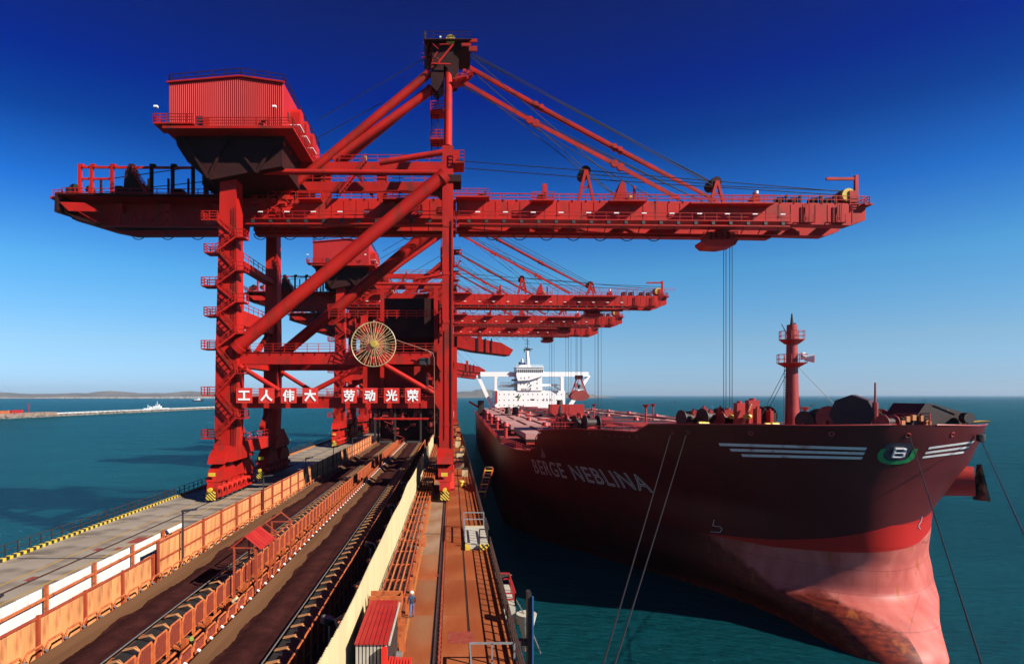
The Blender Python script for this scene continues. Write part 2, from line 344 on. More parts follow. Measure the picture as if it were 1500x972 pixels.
fence(-23.7, 26, 48.6, 2.4, WZ, 'low near stretch of rusty orange sheet windbreak at the bottom left', 'fence_sheet', 'fence_post', jitter=.05, nr=(.98,))
fence(-23.7, 49.3, 181, 3.25, WZ, 'long tall orange sheet windbreak running beside the left conveyor', 'fence_sheet', 'fence_post')
f = fence(-25.6, 26, 59, 2.95, WZ, 'white sheet wall standing behind the low orange windbreak', 'white_sheet', 'white_sheet', nr=(), sp=50)
MB().add([(-23.7, 49.2, WZ+3.2), (-23.72, 48.6, WZ+2.3), (-24.1, 48.6, WZ+2.3), (-24.1, 49.2, WZ+3.2)], [(0, 1, 2, 3)])
t = empty('post_and_rail_fence', (-25.2, 26, WZ), 'orange post and rail frame between the white wall and the low orange windbreak', 'fence')
p = MB().box(-25.45, -25.25, 27.9, 28.1, WZ, WZ+3.15).build('post', 'orange_steel', t)
rep(p, [(0, 5.2*k, 0) for k in range(1, 6)], t)
MB().bar((-25.38, 26, WZ+2.25), (-25.38, 58, WZ+2.55), .14, .14).build('rail', 'orange_steel', t)
# cream wall on the right of the conveyors
t = empty('cream_windbreak', (-5.3, 24, WZ), 'tall cream ribbed sheet wall running along the right of the conveyors', 'fence')
me = bpy.data.meshes.new('wall_sheet'); bb = sheet_mesh(1.0); me.from_pydata(bb.v, [], bb.f); me.materials.append(MATS['cream_sheet'])
for k in range(134):
    y = 24+1.12*k; h = 4.25+.10*math.sin(y*.11)+.07*math.sin(y*.37)-(.35 if y > 120 else 0)*(y-120)/60
    o = bpy.data.objects.new('wall_sheet', me); col.objects.link(o); o.parent = t; o.location = (.05*math.sin(y*.23), k*1.12, 0); o.scale = (1, 1, h)
p = MB().box(-5.5, -5.36, 24, 24.14, WZ, WZ+4.1).build('post', 'orange_steel', t); rep(p, [(0, 5.6*k, 0) for k in range(1, 27)], t)
c = MB().bar((-5.9, 26, WZ+3.4), (-5.4, 26, WZ+3.7), .15, .3).build('clip', 'orange_steel', t); rep(c, [(0, 5.6*k, 0) for k in range(1, 27)], t)

# ---------------------------------------------------------------- belt conveyors
Y0, Y1, SP = 24.0, 181.0, 1.7
NK = int((Y1-Y0)/SP)
def conveyor(x0, lab, orelab, tall, seed):
    t = empty('belt_conveyor', (x0, Y0, WZ), lab, 'conveyor')
    prof = [(0, 10.62), (.35, 10.36), (.95, 9.98), (1.3, 9.86), (2.5, 9.86), (2.85, 9.98), (3.45, 10.36), (3.8, 10.62)]
    b = MB(); n = len(prof)
    vs = [(x0+x, y, z) for y in (Y0, Y1) for x, z in prof]+[(x0+x, y, z-.04) for y in (Y0, Y1) for x, z in prof]
    b.add(vs, [(i, i+1, n+i+1, n+i) for i in range(n-1)]+[(2*n+i+1, 2*n+i, 3*n+i, 3*n+i+1) for i in range(n-1)]); b.build('belt', 'belt_rubber', t, smooth=True)
    # ore on the belt
    rnd = random.Random(seed); rows = 630; cols = 12; vs = []; fs = []; wob = 0
    for j in range(rows):
        y = Y0+(Y1-Y0)*j/(rows-1); wob = wob*.93+rnd.uniform(-.085, .085)
        xl = .72+.07*math.sin(y*.35+seed)+.05*math.sin(y*1.1)+wob*.45; xr = 3.42+.05*math.sin(y*.8)
        for i in range(cols):
            u = i/(cols-1); x = xl+(xr-xl)*u
            zb = 10.62-x*.73 if x < .95 else (9.95 if x < 2.85 else 9.98+(x-2.85)*.67)
            z = max(9.9, zb)+.02+.42*math.sin(math.pi*u)**.8+(rnd.uniform(-.012, .012) if 0 < i < cols-1 else 0)
            vs.append((x0+x, y, z))
    for j in range(rows-1):
        for i in range(cols-1):
            a = j*cols+i; fs.append((a, a+1, a+cols+1, a+cols))
    me = bpy.data.meshes.new('iron_ore'); me.from_pydata(vs, [], fs); me.update()
    o = link('iron_ore', me, 'iron_ore', None, True); tag(o, orelab, 'ore', kind='stuff')
    # stringers and legs
    for dx, z in ((-.12, 10.2), (3.92, 10.2)): MB().bar((x0+dx, Y0, z), (x0+dx, Y1, z), .14, .26).build('stringer', 'orange_steel', t)
    MB().bar((x0+3.8, Y0, 10.66), (x0+3.8, Y1, 10.66), .05, .05).build('edge_strip', 'roller_grey', t)
    lg = MB(); lg.box(x0-.2, x0-.05, Y0, Y0+.15, WZ, 10.1); lg.box(x0+3.85, x0+4, Y0, Y0+.15, WZ, 10.1); lg.box(x0-.2, x0+4, Y0, Y0+.15, 9.6, 9.75)
    l = lg.build('trestle', 'orange_steel', t); rep(l, [(0, SP*2*k, 0) for k in range(1, NK//2)], t)
    r = MB().tube((x0-.08, Y0+.8, 10.56), (x0-.24, Y0+.8, 10.64), .085, 8).build('roller', 'roller_white' if tall else 'roller_grey', t, True); rep(r, [(0, SP*k, 0) for k in range(1, NK)], t)
    # side cover and inclined brackets on the right
    MB().add([(x0+3.85, Y0, 10.45), (x0+5.2, Y0, 10.20), (x0+5.2, Y1, 10.20), (x0+3.85, Y1, 10.45), (x0+3.85, Y0, 10.40), (x0+5.2, Y0, 10.15), (x0+5.2, Y1, 10.15), (x0+3.85, Y1, 10.40)], [(0, 1, 2, 3), (7, 6, 5, 4), (0, 4, 5, 1), (3, 2, 6, 7), (1, 5, 6, 2)]).build('side_cover', 'black_paint', t)
    br = MB(); br.bar((x0+3.9, Y0+.9, 10.55), (x0+4.6, Y0+.75, 10.75), .07, .06); br.bar((x0+4.6, Y0+.75, 10.75), (x0+5.1, Y0+.66, 10.5), .07, .06); br.bar((x0+3.9, Y0+1.1, 10.55), (x0+4.6, Y0+.95, 10.75), .03, .06); br.bar((x0+4.6, Y0+.95, 10.75), (x0+5.1, Y0+.86, 10.3), .03, .06)
    q = br.build('wing_bracket', 'fence_sheet', t); rep(q, [(0, SP*k, 0) for k in range(1, NK)], t)
    # guard frames on the right: bent tube, post and mesh infill
    gx = x0+6.0 if not tall else x0+5.7; zb, zt = (9.95, 11.45) if not tall else (10.1, 11.55)
    g = MB(); a, c = Y0+.12, Y0+1.5
    g.path([(gx, a, zb), (gx, a, zt-.3), (gx, a+.25, zt), (gx, c, zt), (gx, c, zb)], .055, 6); g.tube((gx, a, zb+.25), (gx, c, zb+.25), .04, 6); g.box(gx-.02, gx+.10, c+.02, c+.14, WZ, zt-.12)
    gf = g.build('guard_frame', 'orange_steel', t)
    pn = MB(); 
    for i in range(7): pn.box(gx-.015, gx+.015, a+.07+i*.187, a+.07+i*.187+.15, zb+.28, zt-.06-(.22 if i == 0 else 0))
    sp = pn.build('mesh_panel', 'guard_mesh', gf)
    for k in range(1, NK):
        cgo = gf.copy(); col.objects.link(cgo); cgo.parent = t; cgo.location = (0, SP*k, 0)
        s2 = sp.copy(); col.objects.link(s2); s2.parent = cgo; s2.location = (0, 0, 0)
    # low bent-tube guards on the left
    hx = x0-.55 if tall else x0-.35; g = MB(); hz = 9.7 if tall else 10.1
    g.path([(hx, Y0+.95, hz), (hx, Y0+1.05, 10.75), (hx, Y0+1.25, 10.95), (hx, Y0+2.35, 10.95), (hx, Y0+2.5, 10.75), (hx, Y0+2.5, hz)], .06, 6); g.tube((hx, Y0+1.0, 10.3), (hx, Y0+2.5, 10.3), .045, 5)
    h = g.build('low_guard', 'orange_steel', t); rep(h, [(0, SP*k, 0) for k in range(1, NK)], t)
    if tall:
        s = MB(); s.box(hx-.02, hx+.02, Y0+1.1, Y0+2.4, 10.0, 10.8); o = s.build('low_panel', 'guard_mesh', t); rep(o, [(0, SP*k, 0) for k in range(1, NK)], t)
    MB().box(hx-.12, hx+.02, Y0, Y1, 9.9, 10.12).build('lower_beam', 'orange_steel', t)
    return t
conveyor(-21.8, 'left belt conveyor with rust brown belt beside the orange sheet fence', 'dark red iron ore heaped along the left conveyor belt', False, 3)
conveyor(-13.55, 'right belt conveyor with white roller ends beside the cream wall', 'dark red iron ore heaped along the right conveyor belt', True, 11)
# walkway frame and drive bits between the belts
t = empty('walkway', (-15.0, Y0, WZ), 'orange steel walkway and pipes between the two conveyors', 'walkway')
MB().box(-15.7, -14.3, Y0, Y1, WZ+.05, WZ+.15).build('deck', 'dark_steel', t)
for x, z in ((-15.6, 9.9), (-14.5, 9.75)): MB().tube((x, Y0, z), (x, Y1, z), .09, 6).build('pipe', 'orange_steel', t)
cb = MB().bar((-15.7, Y0+.4, 10.3), (-14.3, Y0+.4, 9.8), .14, .14); cb.box(-15.2, -14.9, Y0+.3, Y0+.6, WZ, 10.7); cb.box(-15.4, -14.7, Y0+.9, Y0+1.5, WZ+.15, WZ+.5)
o = cb.build('cross_strut', 'orange_steel', t); rep(o, [(0, 3.4*k, 0) for k in range(1, 46)], t)
# small red gabled hut over the walkway
def hut(y, roofed, lab, L=3.2):
    t = empty('walkway_canopy', (-14.6, y, WZ), lab, 'canopy')
    for x in (-15.45, -13.85):
        for yy in (y, y+L): MB().box(x-.06, x+.06, yy-.06, yy+.06, WZ, WZ+4.2).build('post', 'fence_post', t)
    fr = MB()
    for yy in (y, y+L): fr.bar((-15.6, yy, WZ+4.2), (-13.7, yy, WZ+4.2), .08, .08); fr.bar((-15.65, yy, WZ+4.2), (-14.65, yy, WZ+5.0), .08, .08); fr.bar((-13.65, yy, WZ+4.2), (-14.65, yy, WZ+5.0), .08, .08)
    for x, z in ((-15.6, 4.2), (-13.7, 4.2), (-14.65, 5.0)): fr.bar((x, y, WZ+z), (x, y+L, WZ+z), .07, .07)
    fr.build('frame', 'fence_post', t)
    if roofed:
        for s in (-1, 1):
            p = MB(); k = 11
            for i in range(k):
                a = y-.15+(L+.3)*i/k; w = (L+.3)/k
                p.add([(-14.65, a, WZ+5.05+.05*(i % 2)), (-14.65+s*1.15, a, WZ+4.13+.05*(i % 2)), (-14.65+s*1.15, a+w, WZ+4.13+.05*(i % 2)), (-14.65, a+w, WZ+5.05+.05*(i % 2)),
                       (-14.65, a, WZ+5.0), (-14.65+s*1.15, a, WZ+4.08), (-14.65+s*1.15, a+w, WZ+4.08), (-14.65, a+w, WZ+5.0)],
                      [(0, 1, 2, 3), (7, 6, 5, 4), (0, 4, 5, 1), (1, 5, 6, 2), (2, 6, 7, 3)])
            p.build('roof_sheet', 'mast_red', t)
hut(43.6, True, 'small red gabled sheet roof on posts between the conveyors'); hut(48.2, False, 'bare rusty canopy frame behind the little red roof', 4.5)
o = MB().tube((-14.5, 41.0, 10.6), (-14.25, 41.0, 10.75), .28, 14).tube((-14.6, 41.0, 10.0), (-14.5, 41.0, 10.6), .08, 6).build('alarm_horn', 'cream_sheet', smooth=True)
tag(o, 'round cream warning horn beside the posts of the red canopy', 'horn')
o = MB().tube((-15.1, 35.5, WZ+.1), (-15.1, 35.5, WZ+.9), .08, 8).tube((-15.2, 35.5, WZ+.9), (-15.0, 35.4, WZ+1.0), .15, 10).build('valve', 'green_paint', smooth=True)
tag(o, 'yellow green valve on the walkway between the conveyors', 'valve')

# ---------------------------------------------------------------- lamp posts
def lamp(x, y, lab, h=5.0):
    t = empty('lamp_post', (x, y, WZ), lab, 'lamp post', 'lamp posts along the orange fence')
    MB().tube((x, y, WZ), (x, y, WZ+h), .08, 8).build('pole', 'dark_steel', t)
    MB().bar((x-.1, y, WZ+h), (x+1.1, y+.3, WZ+h+.12), .5, .12).build('lamp_head', 'dark_steel', t)
    return t
for i, y in enumerate((30, 53.2, 76, 98, 121, 144)):
    lamp(-23.3, y, ['nearest dark lamp post at the bottom left corner of the photo', 'tall dark lamp post where the orange fence steps up', 'lamp post against the shadow just right of the nearest crane leg',
      'lamp post standing over the fence before the sunlit far apron', 'lamp post over the fence near the second crane foot', 'farthest small lamp post over the orange fence'][i])
# floodlights between right conveyor and cream wall
def flood(x, y, lab):
    t = empty('floodlight', (x, y, WZ), lab, 'floodlight', 'floodlights beside the cream wall')
    MB().path([(x, y, WZ), (x, y, WZ+2.2), (x+.35, y-.1, WZ+2.5), (x+.5, y, WZ+1.9)], .06, 6).build('pole', 'cream_sheet', t)
    MB().tube((x-.15, y, WZ+2.25), (x-.05, y, WZ+2.55), .36, 14, .40).build('lamp_shade', 'dark_steel', t, True)
    MB().tube((x-.05, y, WZ+2.551), (x-.04, y, WZ+2.59), .30, 14).build('lens', 'roller_grey', t, True)
for y, lab in ((34.5, 'nearest round floodlight beside the cream wall at the bottom'), (52, 'second round floodlight beside the cream wall'), (70, 'third round floodlight beside the cream wall'), (88, 'farthest round floodlight beside the cream wall')): flood(-6.9, y, lab)

# ---------------------------------------------------------------- pipes and shed right of the cream wall
t = empty('pipe_rack', (-4.4, 36, WZ), 'bundle of five rust red pipes on brackets along the cream wall', 'pipes')
for i in range(5): MB().tube((-4.95+.4*i, 36.3, 10.55-.02*i), (-4.95+.4*i, 176, 10.55-.02*i), .065, 8).build('pipe', 'orange_steel' if i % 2 else 'fence_post', t, True)
br = MB(); br.box(-5.15, -3.0, 38, 38.25, 10.2, 10.42); br.box(-3.2, -2.95, 37.95, 38.3, WZ, 10.5); br.box(-5.15, -5.0, 38, 38.25, WZ, 10.3)
o = br.build('pipe_bracket', 'orange_steel', t); rep(o, [(0, 4.3*k, 0) for k in range(1, 32)], t)
cr = MB()
for k in range(60): cr.box(-5.05, -3.25, 36.6+.35*k, 36.66+.35*k, 10.30, 10.36)
cr.build('ladder_rungs', 'dark_steel', t)
t = empty('red_shed', (-3.8, 30, WZ), 'small shed with bright red sloping roof and striped wall by the cream wall', 'shed')
rf = MB(); n = 7
for i in range(n):
    a = -4.75+1.65*i/n; b_ = -4.75+1.65*(i+1)/n
    rf.add([(a, 29.9, 12.35), (b_-.03, 29.9, 12.35), (b_-.03, 35.8, 12.5), (a, 35.8, 12.5), (a, 29.9, 12.28), (b_-.03, 29.9, 12.28), (b_-.03, 35.8, 12.43), (a, 35.8, 12.43), ], [(0, 1, 2, 3), (7, 6, 5, 4), (0, 4, 5, 1), (1, 5, 6, 2), (2, 6, 7, 3), (3, 7, 4, 0)])
rf.build('roof', 'mast_red', t)
for i in range(9): MB().box(-4.7+.175*i, -4.7+.175*i+.12, 30.0, 30.1, WZ, 12.25).build('wall_strip', 'container_white', t)
MB().box(-4.7, -3.15, 30.12, 35.6, WZ, 12.2).build('wall', 'dark_steel', t)
MB().box(-4.8, -3.75, 29.85, 29.99, 10.9, 11.05).build('shelf', 'bright_red', t); MB().box(-3.4, -3.12, 29.6, 29.9, WZ, 12.2).build('door_post', 'bright_red', t)
MB().box(-3.1, -3.02, 30, 36, 12.2, 12.32).build('gutter', 'container_white', t)
t = empty('red_container', (-2.6, 26, WZ), 'bright red corrugated metal box cut off by the bottom edge of the photo', 'container')
cb = MB()
for i in range(9): cb.box(-3.25+.145*i, -3.25+.145*i+.1, 24, 30.6-.02*i, WZ, 11.45)
cb.build('rib', 'bright_red', t); MB().box(-3.22, -1.97, 24.05, 30.3, WZ, 11.35).build('body', 'bright_red', t)
t = empty('steel_trough', (-4.0, 37, WZ), 'orange open-topped steel beam box at the near end of the pipes', 'beam')
MB().box(-5.0, -3.05, 36.9, 37.0, 11.6, 12.35).build('front_plate', 'orange_steel', t); MB().box(-5.0, -3.05, 37.9, 38.0, 11.6, 12.35).build('back_plate', 'orange_steel', t)
MB().box(-4.95, -3.1, 37.0, 37.9, 11.6, 11.7).build('floor_plate', 'dark_steel', t); MB().box(-3.12, -3.02, 37, 37.9, 11.6, 12.3).build('end_plate', 'orange_steel', t)
MB().bar((-5.0, 33, 11.2), (-4.2, 36.8, 12.2), .12, .12).build('brace', 'orange_steel', t); MB().box(-3.3, -3.1, 37.3, 37.6, WZ, 11.6).build('post', 'orange_steel', t)
o = MB().tube((-3.0, 33.2, WZ+.9), (-2.7, 33.2, WZ+.9), .30, 12).tube((-2.85, 33.2, WZ), (-2.85, 33.2, WZ+.9), .05, 6).build('signal_horn', 'roller_grey', smooth=True)
tag(o, 'pale round fan unit on the side of the red roofed shed', 'fan')
o = MB().box(-3.1, -2.75, 36.0, 36.3, WZ, WZ+1.6).build('switch_box', 'orange_steel'); tag(o, 'narrow orange cabinet under the end of the orange beam box', 'cabinet')
o = MB().box(-2.95, -2.6, 61, 62, WZ, WZ+.9).build('junction_box', 'orange_steel'); tag(o, 'orange junction box beside the pipes where the pale slabs start', 'box')

# ---------------------------------------------------------------- worker beside the shed
def person(x, y, z, lab):
    root = empty('person', (x, y, z), lab, 'person')
    V = [(0, 0, .95), (0, 0, 1.15), (0, 0, 1.38), (0, 0, 1.52), (0, .02, 1.66), (-.19, 0, 1.40), (-.27, .02, 1.12), (-.22, -.16, .92), (.19, 0, 1.40), (.26, .02, 1.12), (.24, -.12, .90),
         (-.10, 0, .90), (-.12, -.08, .50), (-.13, .02, .09), (-.13, -.14, .05), (.10, 0, .90), (.12, .06, .50), (.13, .16, .09), (.13, .02, .05)]
    E = [(0, 1), (1, 2), (2, 3), (3, 4), (2, 5), (5, 6), (6, 7), (2, 8), (8, 9), (9, 10), (0, 11), (11, 12), (12, 13), (13, 14), (0, 15), (15, 16), (16, 17), (17, 18)]
    rad = [.15, .14, .15, .06, .10, .07, .055, .04, .07, .055, .04, .10, .075, .05, .045, .10, .075, .05, .045]
    me = bpy.data.meshes.new('body'); me.from_pydata([Vector(v) for v in V], E, []); o = bpy.data.objects.new('body', me); col.objects.link(o); o.parent = root
    md = o.modifiers.new('skin', 'SKIN'); o.modifiers.new('sub', 'SUBSURF').levels = 1; o.modifiers['sub'].render_levels = 2
    for i, r in enumerate(rad): me.skin_vertices[0].data[i].radius = (r, r*.85)
    me.skin_vertices[0].data[0].use_root = True
    m = bpy.data.materials.new('clothes'); m.use_nodes = True; n, l = m.node_tree.nodes, m.node_tree.links
    tc = n.new('ShaderNodeTexCoord'); sx = n.new('ShaderNodeSeparateXYZ'); l.new(tc.outputs['Object'], sx.inputs[0])
    rp = n.new('ShaderNodeValToRGB'); rp.color_ramp.interpolation = 'CONSTANT'; mu = n.new('ShaderNodeMath'); mu.operation = 'MULTIPLY'; mu.inputs[1].default_value = .5
    l.new(sx.outputs['Z'], mu.inputs[0]); l.new(mu.outputs[0], rp.inputs[0]); el = rp.color_ramp.elements
    el[0].position = 0; el[0].color = (.03, .03, .03, 1); el[1].position = .05; el[1].color = (.07, .13, .28, 1)
    e = el.new(.47); e.color = (.02, .03, .07, 1); e = el.new(.76); e.color = (.5, .28, .19, 1)
    l.new(rp.outputs[0], n['Principled BSDF'].inputs['Base Color']); me.materials.append(m)
    hm = MB()
    for k in range(4):
        a, c = k*math.pi/8, (k+1)*math.pi/8; hm.tube((0, .02, 1.68+.13*math.sin(a)), (0, .02, 1.68+.13*math.sin(c)), .135*math.cos(a), 12, max(.01, .135*math.cos(c)), caps=False)
    hm.tube((0, 0, 1.67), (0, 0, 1.69), .16, 12)
    h = hm.build('helmet', 'helmet', None, True); h.parent = root
    root.rotation_euler = (0, 0, R(200))
person(-2.72, 41.6, WZ, 'worker with white helmet, dark jacket and blue jeans beside the pipes')

# ---------------------------------------------------------------- quay edge equipment
t = empty('boarding_platform', (1.3, 60, WZ), 'white speckled plate with grey handrails and yellow dashes on the wharf edge', 'platform')
MB().box(1.35, 3.62, 60, 69.4, WZ+.02, WZ+.32).build('plate', 'container_white', t)
for i in range(6): MB().box(1.45+.36*i, 1.63+.36*i, 69.05, 69.35, WZ+.325, WZ+.34).build('yellow_dash', 'yellow_paint', t)
MB().box(1.3, 1.75, 59.5, 60.6, WZ+.02, WZ+.36).build('yellow_block', 'yellow_paint', t); MB().box(2.7, 3.6, 59.4, 60.0, WZ+.02, WZ+.5).build('hazard_step', 'hazard', t)
MB().rail([(3.6, 69.4, WZ+.3), (1.35, 69.4, WZ+.3)], 1.5, 2.2, 2, .05).build('back_railing', 'grey_galv', t); MB().rail([(1.32, 62, WZ+.3), (1.32, 69.4, WZ+.3)], 1.5, 2.4, 2, .05).build('side_railing', 'grey_galv', t)
MB().rail([(2.7, 60.2, WZ+.3), (3.62, 60.2, WZ+.3), (3.62, 66, WZ+.3)], 1.6, 1.2, 2, .06).build('front_railing', 'dark_steel', t)
o = MB().rail([(1.0, 34.4, WZ), (3.5, 34.4, WZ)], 1.15, 1.25, 1, .05).rail([(1.0, 30.4, WZ), (1.0, 34.4, WZ)], 1.15, 2, 1, .05).build('hatch_railing', 'grey_galv'); tag(o, 'grey handrail gate standing across the right apron at the bottom edge', 'railing')
t = empty('mooring_winch', (4.4, 44, 8), 'rust stained white mooring unit hanging outside the wharf edge', 'winch')
MB().box(3.75, 4.6, 44.5, 49.5, 7.6, 9.2).build('casing', 'container_white', t); MB().rail([(3.8, 44.5, 9.2), (4.6, 44.5, 9.2), (4.6, 49.5, 9.2), (3.8, 49.5, 9.2)], .9, 1.5, 2, .05).build('guard', 'mast_red', t)
MB().tube((5.35, 44, 8.8), (5.35, 44, 7.1), .75, 12, .30).tube((5.35, 44, 7.1), (5.35, 44, 6.2), .3, 12, .3).build('funnel', 'container_white', t, True)
MB().bar((4.0, 45.5, 7.9), (5.35, 44, 8.2), .3, .4).build('arm', 'container_white', t); MB().path([(4.4, 46, 9.8), (5.3, 43.6, 8.6), (6.0, 41.5, 7.0)], .05, 6).build('cable', 'roller_grey', t)
t = empty('fender_panel', (5.3, 40, 5), 'tall dark fender frame with blue edge outside the wharf near the bottom', 'fender')
MB().box(4.9, 5.15, 39.6, 40.6, 0.5, 11.6).build('panel', 'dark_steel', t); MB().box(5.15, 5.25, 39.4, 39.6, .5, 11.5).build('edge_strip', 'blue_paint', t); MB().box(3.6, 4.9, 39.8, 40.3, 5.6, 6.2).build('arm', 'dark_steel', t)
MB().box(3.6, 4.9, 39.8, 40.3, 8.2, 8.5).build('arm', 'dark_steel', t)
t = empty('folding_gangway', (4.3, 82, 9), 'folding gangway with row of yellow edged steps sticking out over the water', 'gangway')
for i in range(9):
    u = i/8; MB().box(4.0+1.6*u, 5.0+1.9*u, 95+8*u, 95.3+8*u, 8.9+3.4*u, 9.05+3.4*u).build('step', 'yellow_paint' if i % 2 else 'anchor_rust', t)
MB().bar((4.0, 95, 8.7), (5.6, 103, 12.1), .15, .4).build('beam', 'fence_post', t); MB().bar((5.0, 95, 8.7), (6.9, 103, 12.1), .15, .4).build('beam', 'fence_post', t)
o = MB().prism([(3.7, 8.9), (5.3, 8.6), (3.7, 8.3)], 54, 54.3).build('bracket', 'anchor_rust'); tag(o, 'small rusty triangular bracket sticking out from the wharf edge', 'bracket')

# clutter of boxes, bollards and drums on the far part of the apron
rc = random.Random(31); ORD = ['nearest', 'second', 'third', 'fourth', 'fifth', 'sixth', 'seventh', 'eighth', 'ninth', 'farthest']
for i in range(16):
    y = 104+11*i+rc.uniform(-3, 3); x = rc.uniform(1.4, 2.9)
    if i % 3 == 0:
        o = MB().tube((x, y, WZ), (x, y, WZ+.8), .32, 12).tube((x, y, WZ+.8), (x, y, WZ+1.05), .5, 12, .42).build('bollard', 'yellow_paint', None, True); tag(o, ORD[i//3]+' yellow topped mooring bollard on the far wharf apron beside the ship', 'bollard', 'bollards on the far apron')
    else:
        t = empty('equipment_box', (x, y, WZ), ORD[i-i//3-1]+' ochre or tan equipment cabinet on the far wharf apron beside the ship', 'cabinet', 'cabinets on the far apron')
        w = rc.uniform(.5, .9); h = rc.uniform(1.2, 2.4); MB().box(x-w, x+w, y-w, y+w*1.5, WZ, WZ+h).build('body', rc.choice(['cream_sheet', 'fence_sheet', 'orange_steel']), t); MB().box(x-w-.08, x+w+.08, y-w-.08, y+w*1.5+.08, WZ+h, WZ+h+.12).build('lid', 'dark_steel', t)
# dark transfer station where the belts end
t = empty('transfer_station', (-13, 184, WZ), 'dark steel transfer station where both conveyor belts end', 'machine')
for x in (-23, -17, -9.3, -4): 
    for y in (184, 192, 200): MB().box(x-.3, x+.3, y-.3, y+.3, WZ, 24).build('column', 'ship_gear_dark', t)
MB().box(-23.5, -3.6, 184.3, 201, 20, 24.2).build('upper_floor', 'deck_dark', t); MB().box(-22, -4.5, 188, 201, WZ, 20).build('chute_house', 'deck_dark', t); MB().box(-23.5, -3.6, 183.6, 184.2, 17.2, 17.8).build('cross_beam', 'crane_red', t)
for x in (-19.9, -11.6): MB().tube((x-1.9, 184, 10.3), (x+1.9, 184, 10.3), .6, 14).build('head_pulley', 'dark_steel', t, True)
m = MB()
for i in range(26): a = Vector((rc.uniform(-22, -5), 183.5+rc.random()*4, rc.uniform(10, 20))); m.box(a.x, a.x+rc.uniform(.4, 2), a.y, a.y+1, a.z, a.z+rc.uniform(.2, 1.4)); m.bar(a, a+Vector((rc.uniform(-3, 3), 0, rc.uniform(-2, 3))), .2, .2)
m.build('machinery', 'ship_gear', t, kind='stuff')
# ---------------------------------------------------------------- grab unloader cranes
CY = 90.6
def P(px, py, d=0.0): return W(px, py, CY+d)
def poly(pts, d): 
    q = [P(x, y, d) for x, y in pts]; return [(v.x, v.z) for v in q]
STROKES = {
 'gong': [[(1, 8.6), (9, 8.6)], [(5, 8.6), (5, 1.4)], [(.5, 1.4), (9.5, 1.4)]],
 'ren': [[(5, 9.5), (4.6, 5.6), (.7, .8)], [(4.9, 6.2), (6.6, 3), (9.4, .8)]],
 'wei': [[(2.9, 9.5), (.6, 5)], [(2, 6.5), (2, .3)], [(4, 8.2), (9.4, 8.2)], [(4, 6), (9.2, 6)], [(3.6, 3.8), (9.2, 3.8), (9, 1.6), (7.8, 1.5)], [(6.3, 9.8), (6.3, 0)]],
 'da': [[(.6, 6.4), (9.4, 6.4)], [(5, 9.6), (4.9, 6), (1, .6)], [(5, 6), (9.2, .6)]],
 'lao': [[(.6, 8.4), (9.4, 8.4)], [(3.2, 9.7), (3.2, 7.3)], [(6.8, 9.7), (6.8, 7.3)], [(1, 4.7), (1, 6.2), (9, 6.2), (8.6, 4.8)], [(2, 3.8), (8, 3.8), (7.7, .6), (6.2, .6)], [(5, 5.2), (4.6, 2.5), (1.6, .2)]],
 'dong': [[(1, 8.3), (4.6, 8.3)], [(.4, 5.8), (5, 5.8)], [(2.5, 5.6), (1, 2.3), (4.6, 2.8)], [(3.8, 4.2), (4.9, 1.8)], [(5.4, 7), (9.2, 7), (8.8, 1), (7.3, 1)], [(7, 9.4), (6.8, 5), (4.8, .5)]],
 'guang': [[(5, 9.8), (5, 5.6)], [(1.8, 8.8), (3, 6.8)], [(8.4, 8.9), (7, 6.8)], [(.6, 5.4), (9.4, 5.4)], [(3.8, 5.2), (3.5, 2.5), (.8, .4)], [(6.2, 5.2), (6.2, .9), (9.3, .9), (9.4, 2.4)]],
 'rong': [[(.6, 8.7), (9.4, 8.7)], [(3.2, 9.8), (3.2, 7.7)], [(6.8, 9.8), (6.8, 7.7)], [(1, 5.6), (1, 7), (9, 7), (8.6, 5.8)], [(1, 4), (9, 4)], [(5, 5.6), (5, 0)], [(4.7, 4), (1, .9)], [(5.3, 4), (9.1, .9)]]}
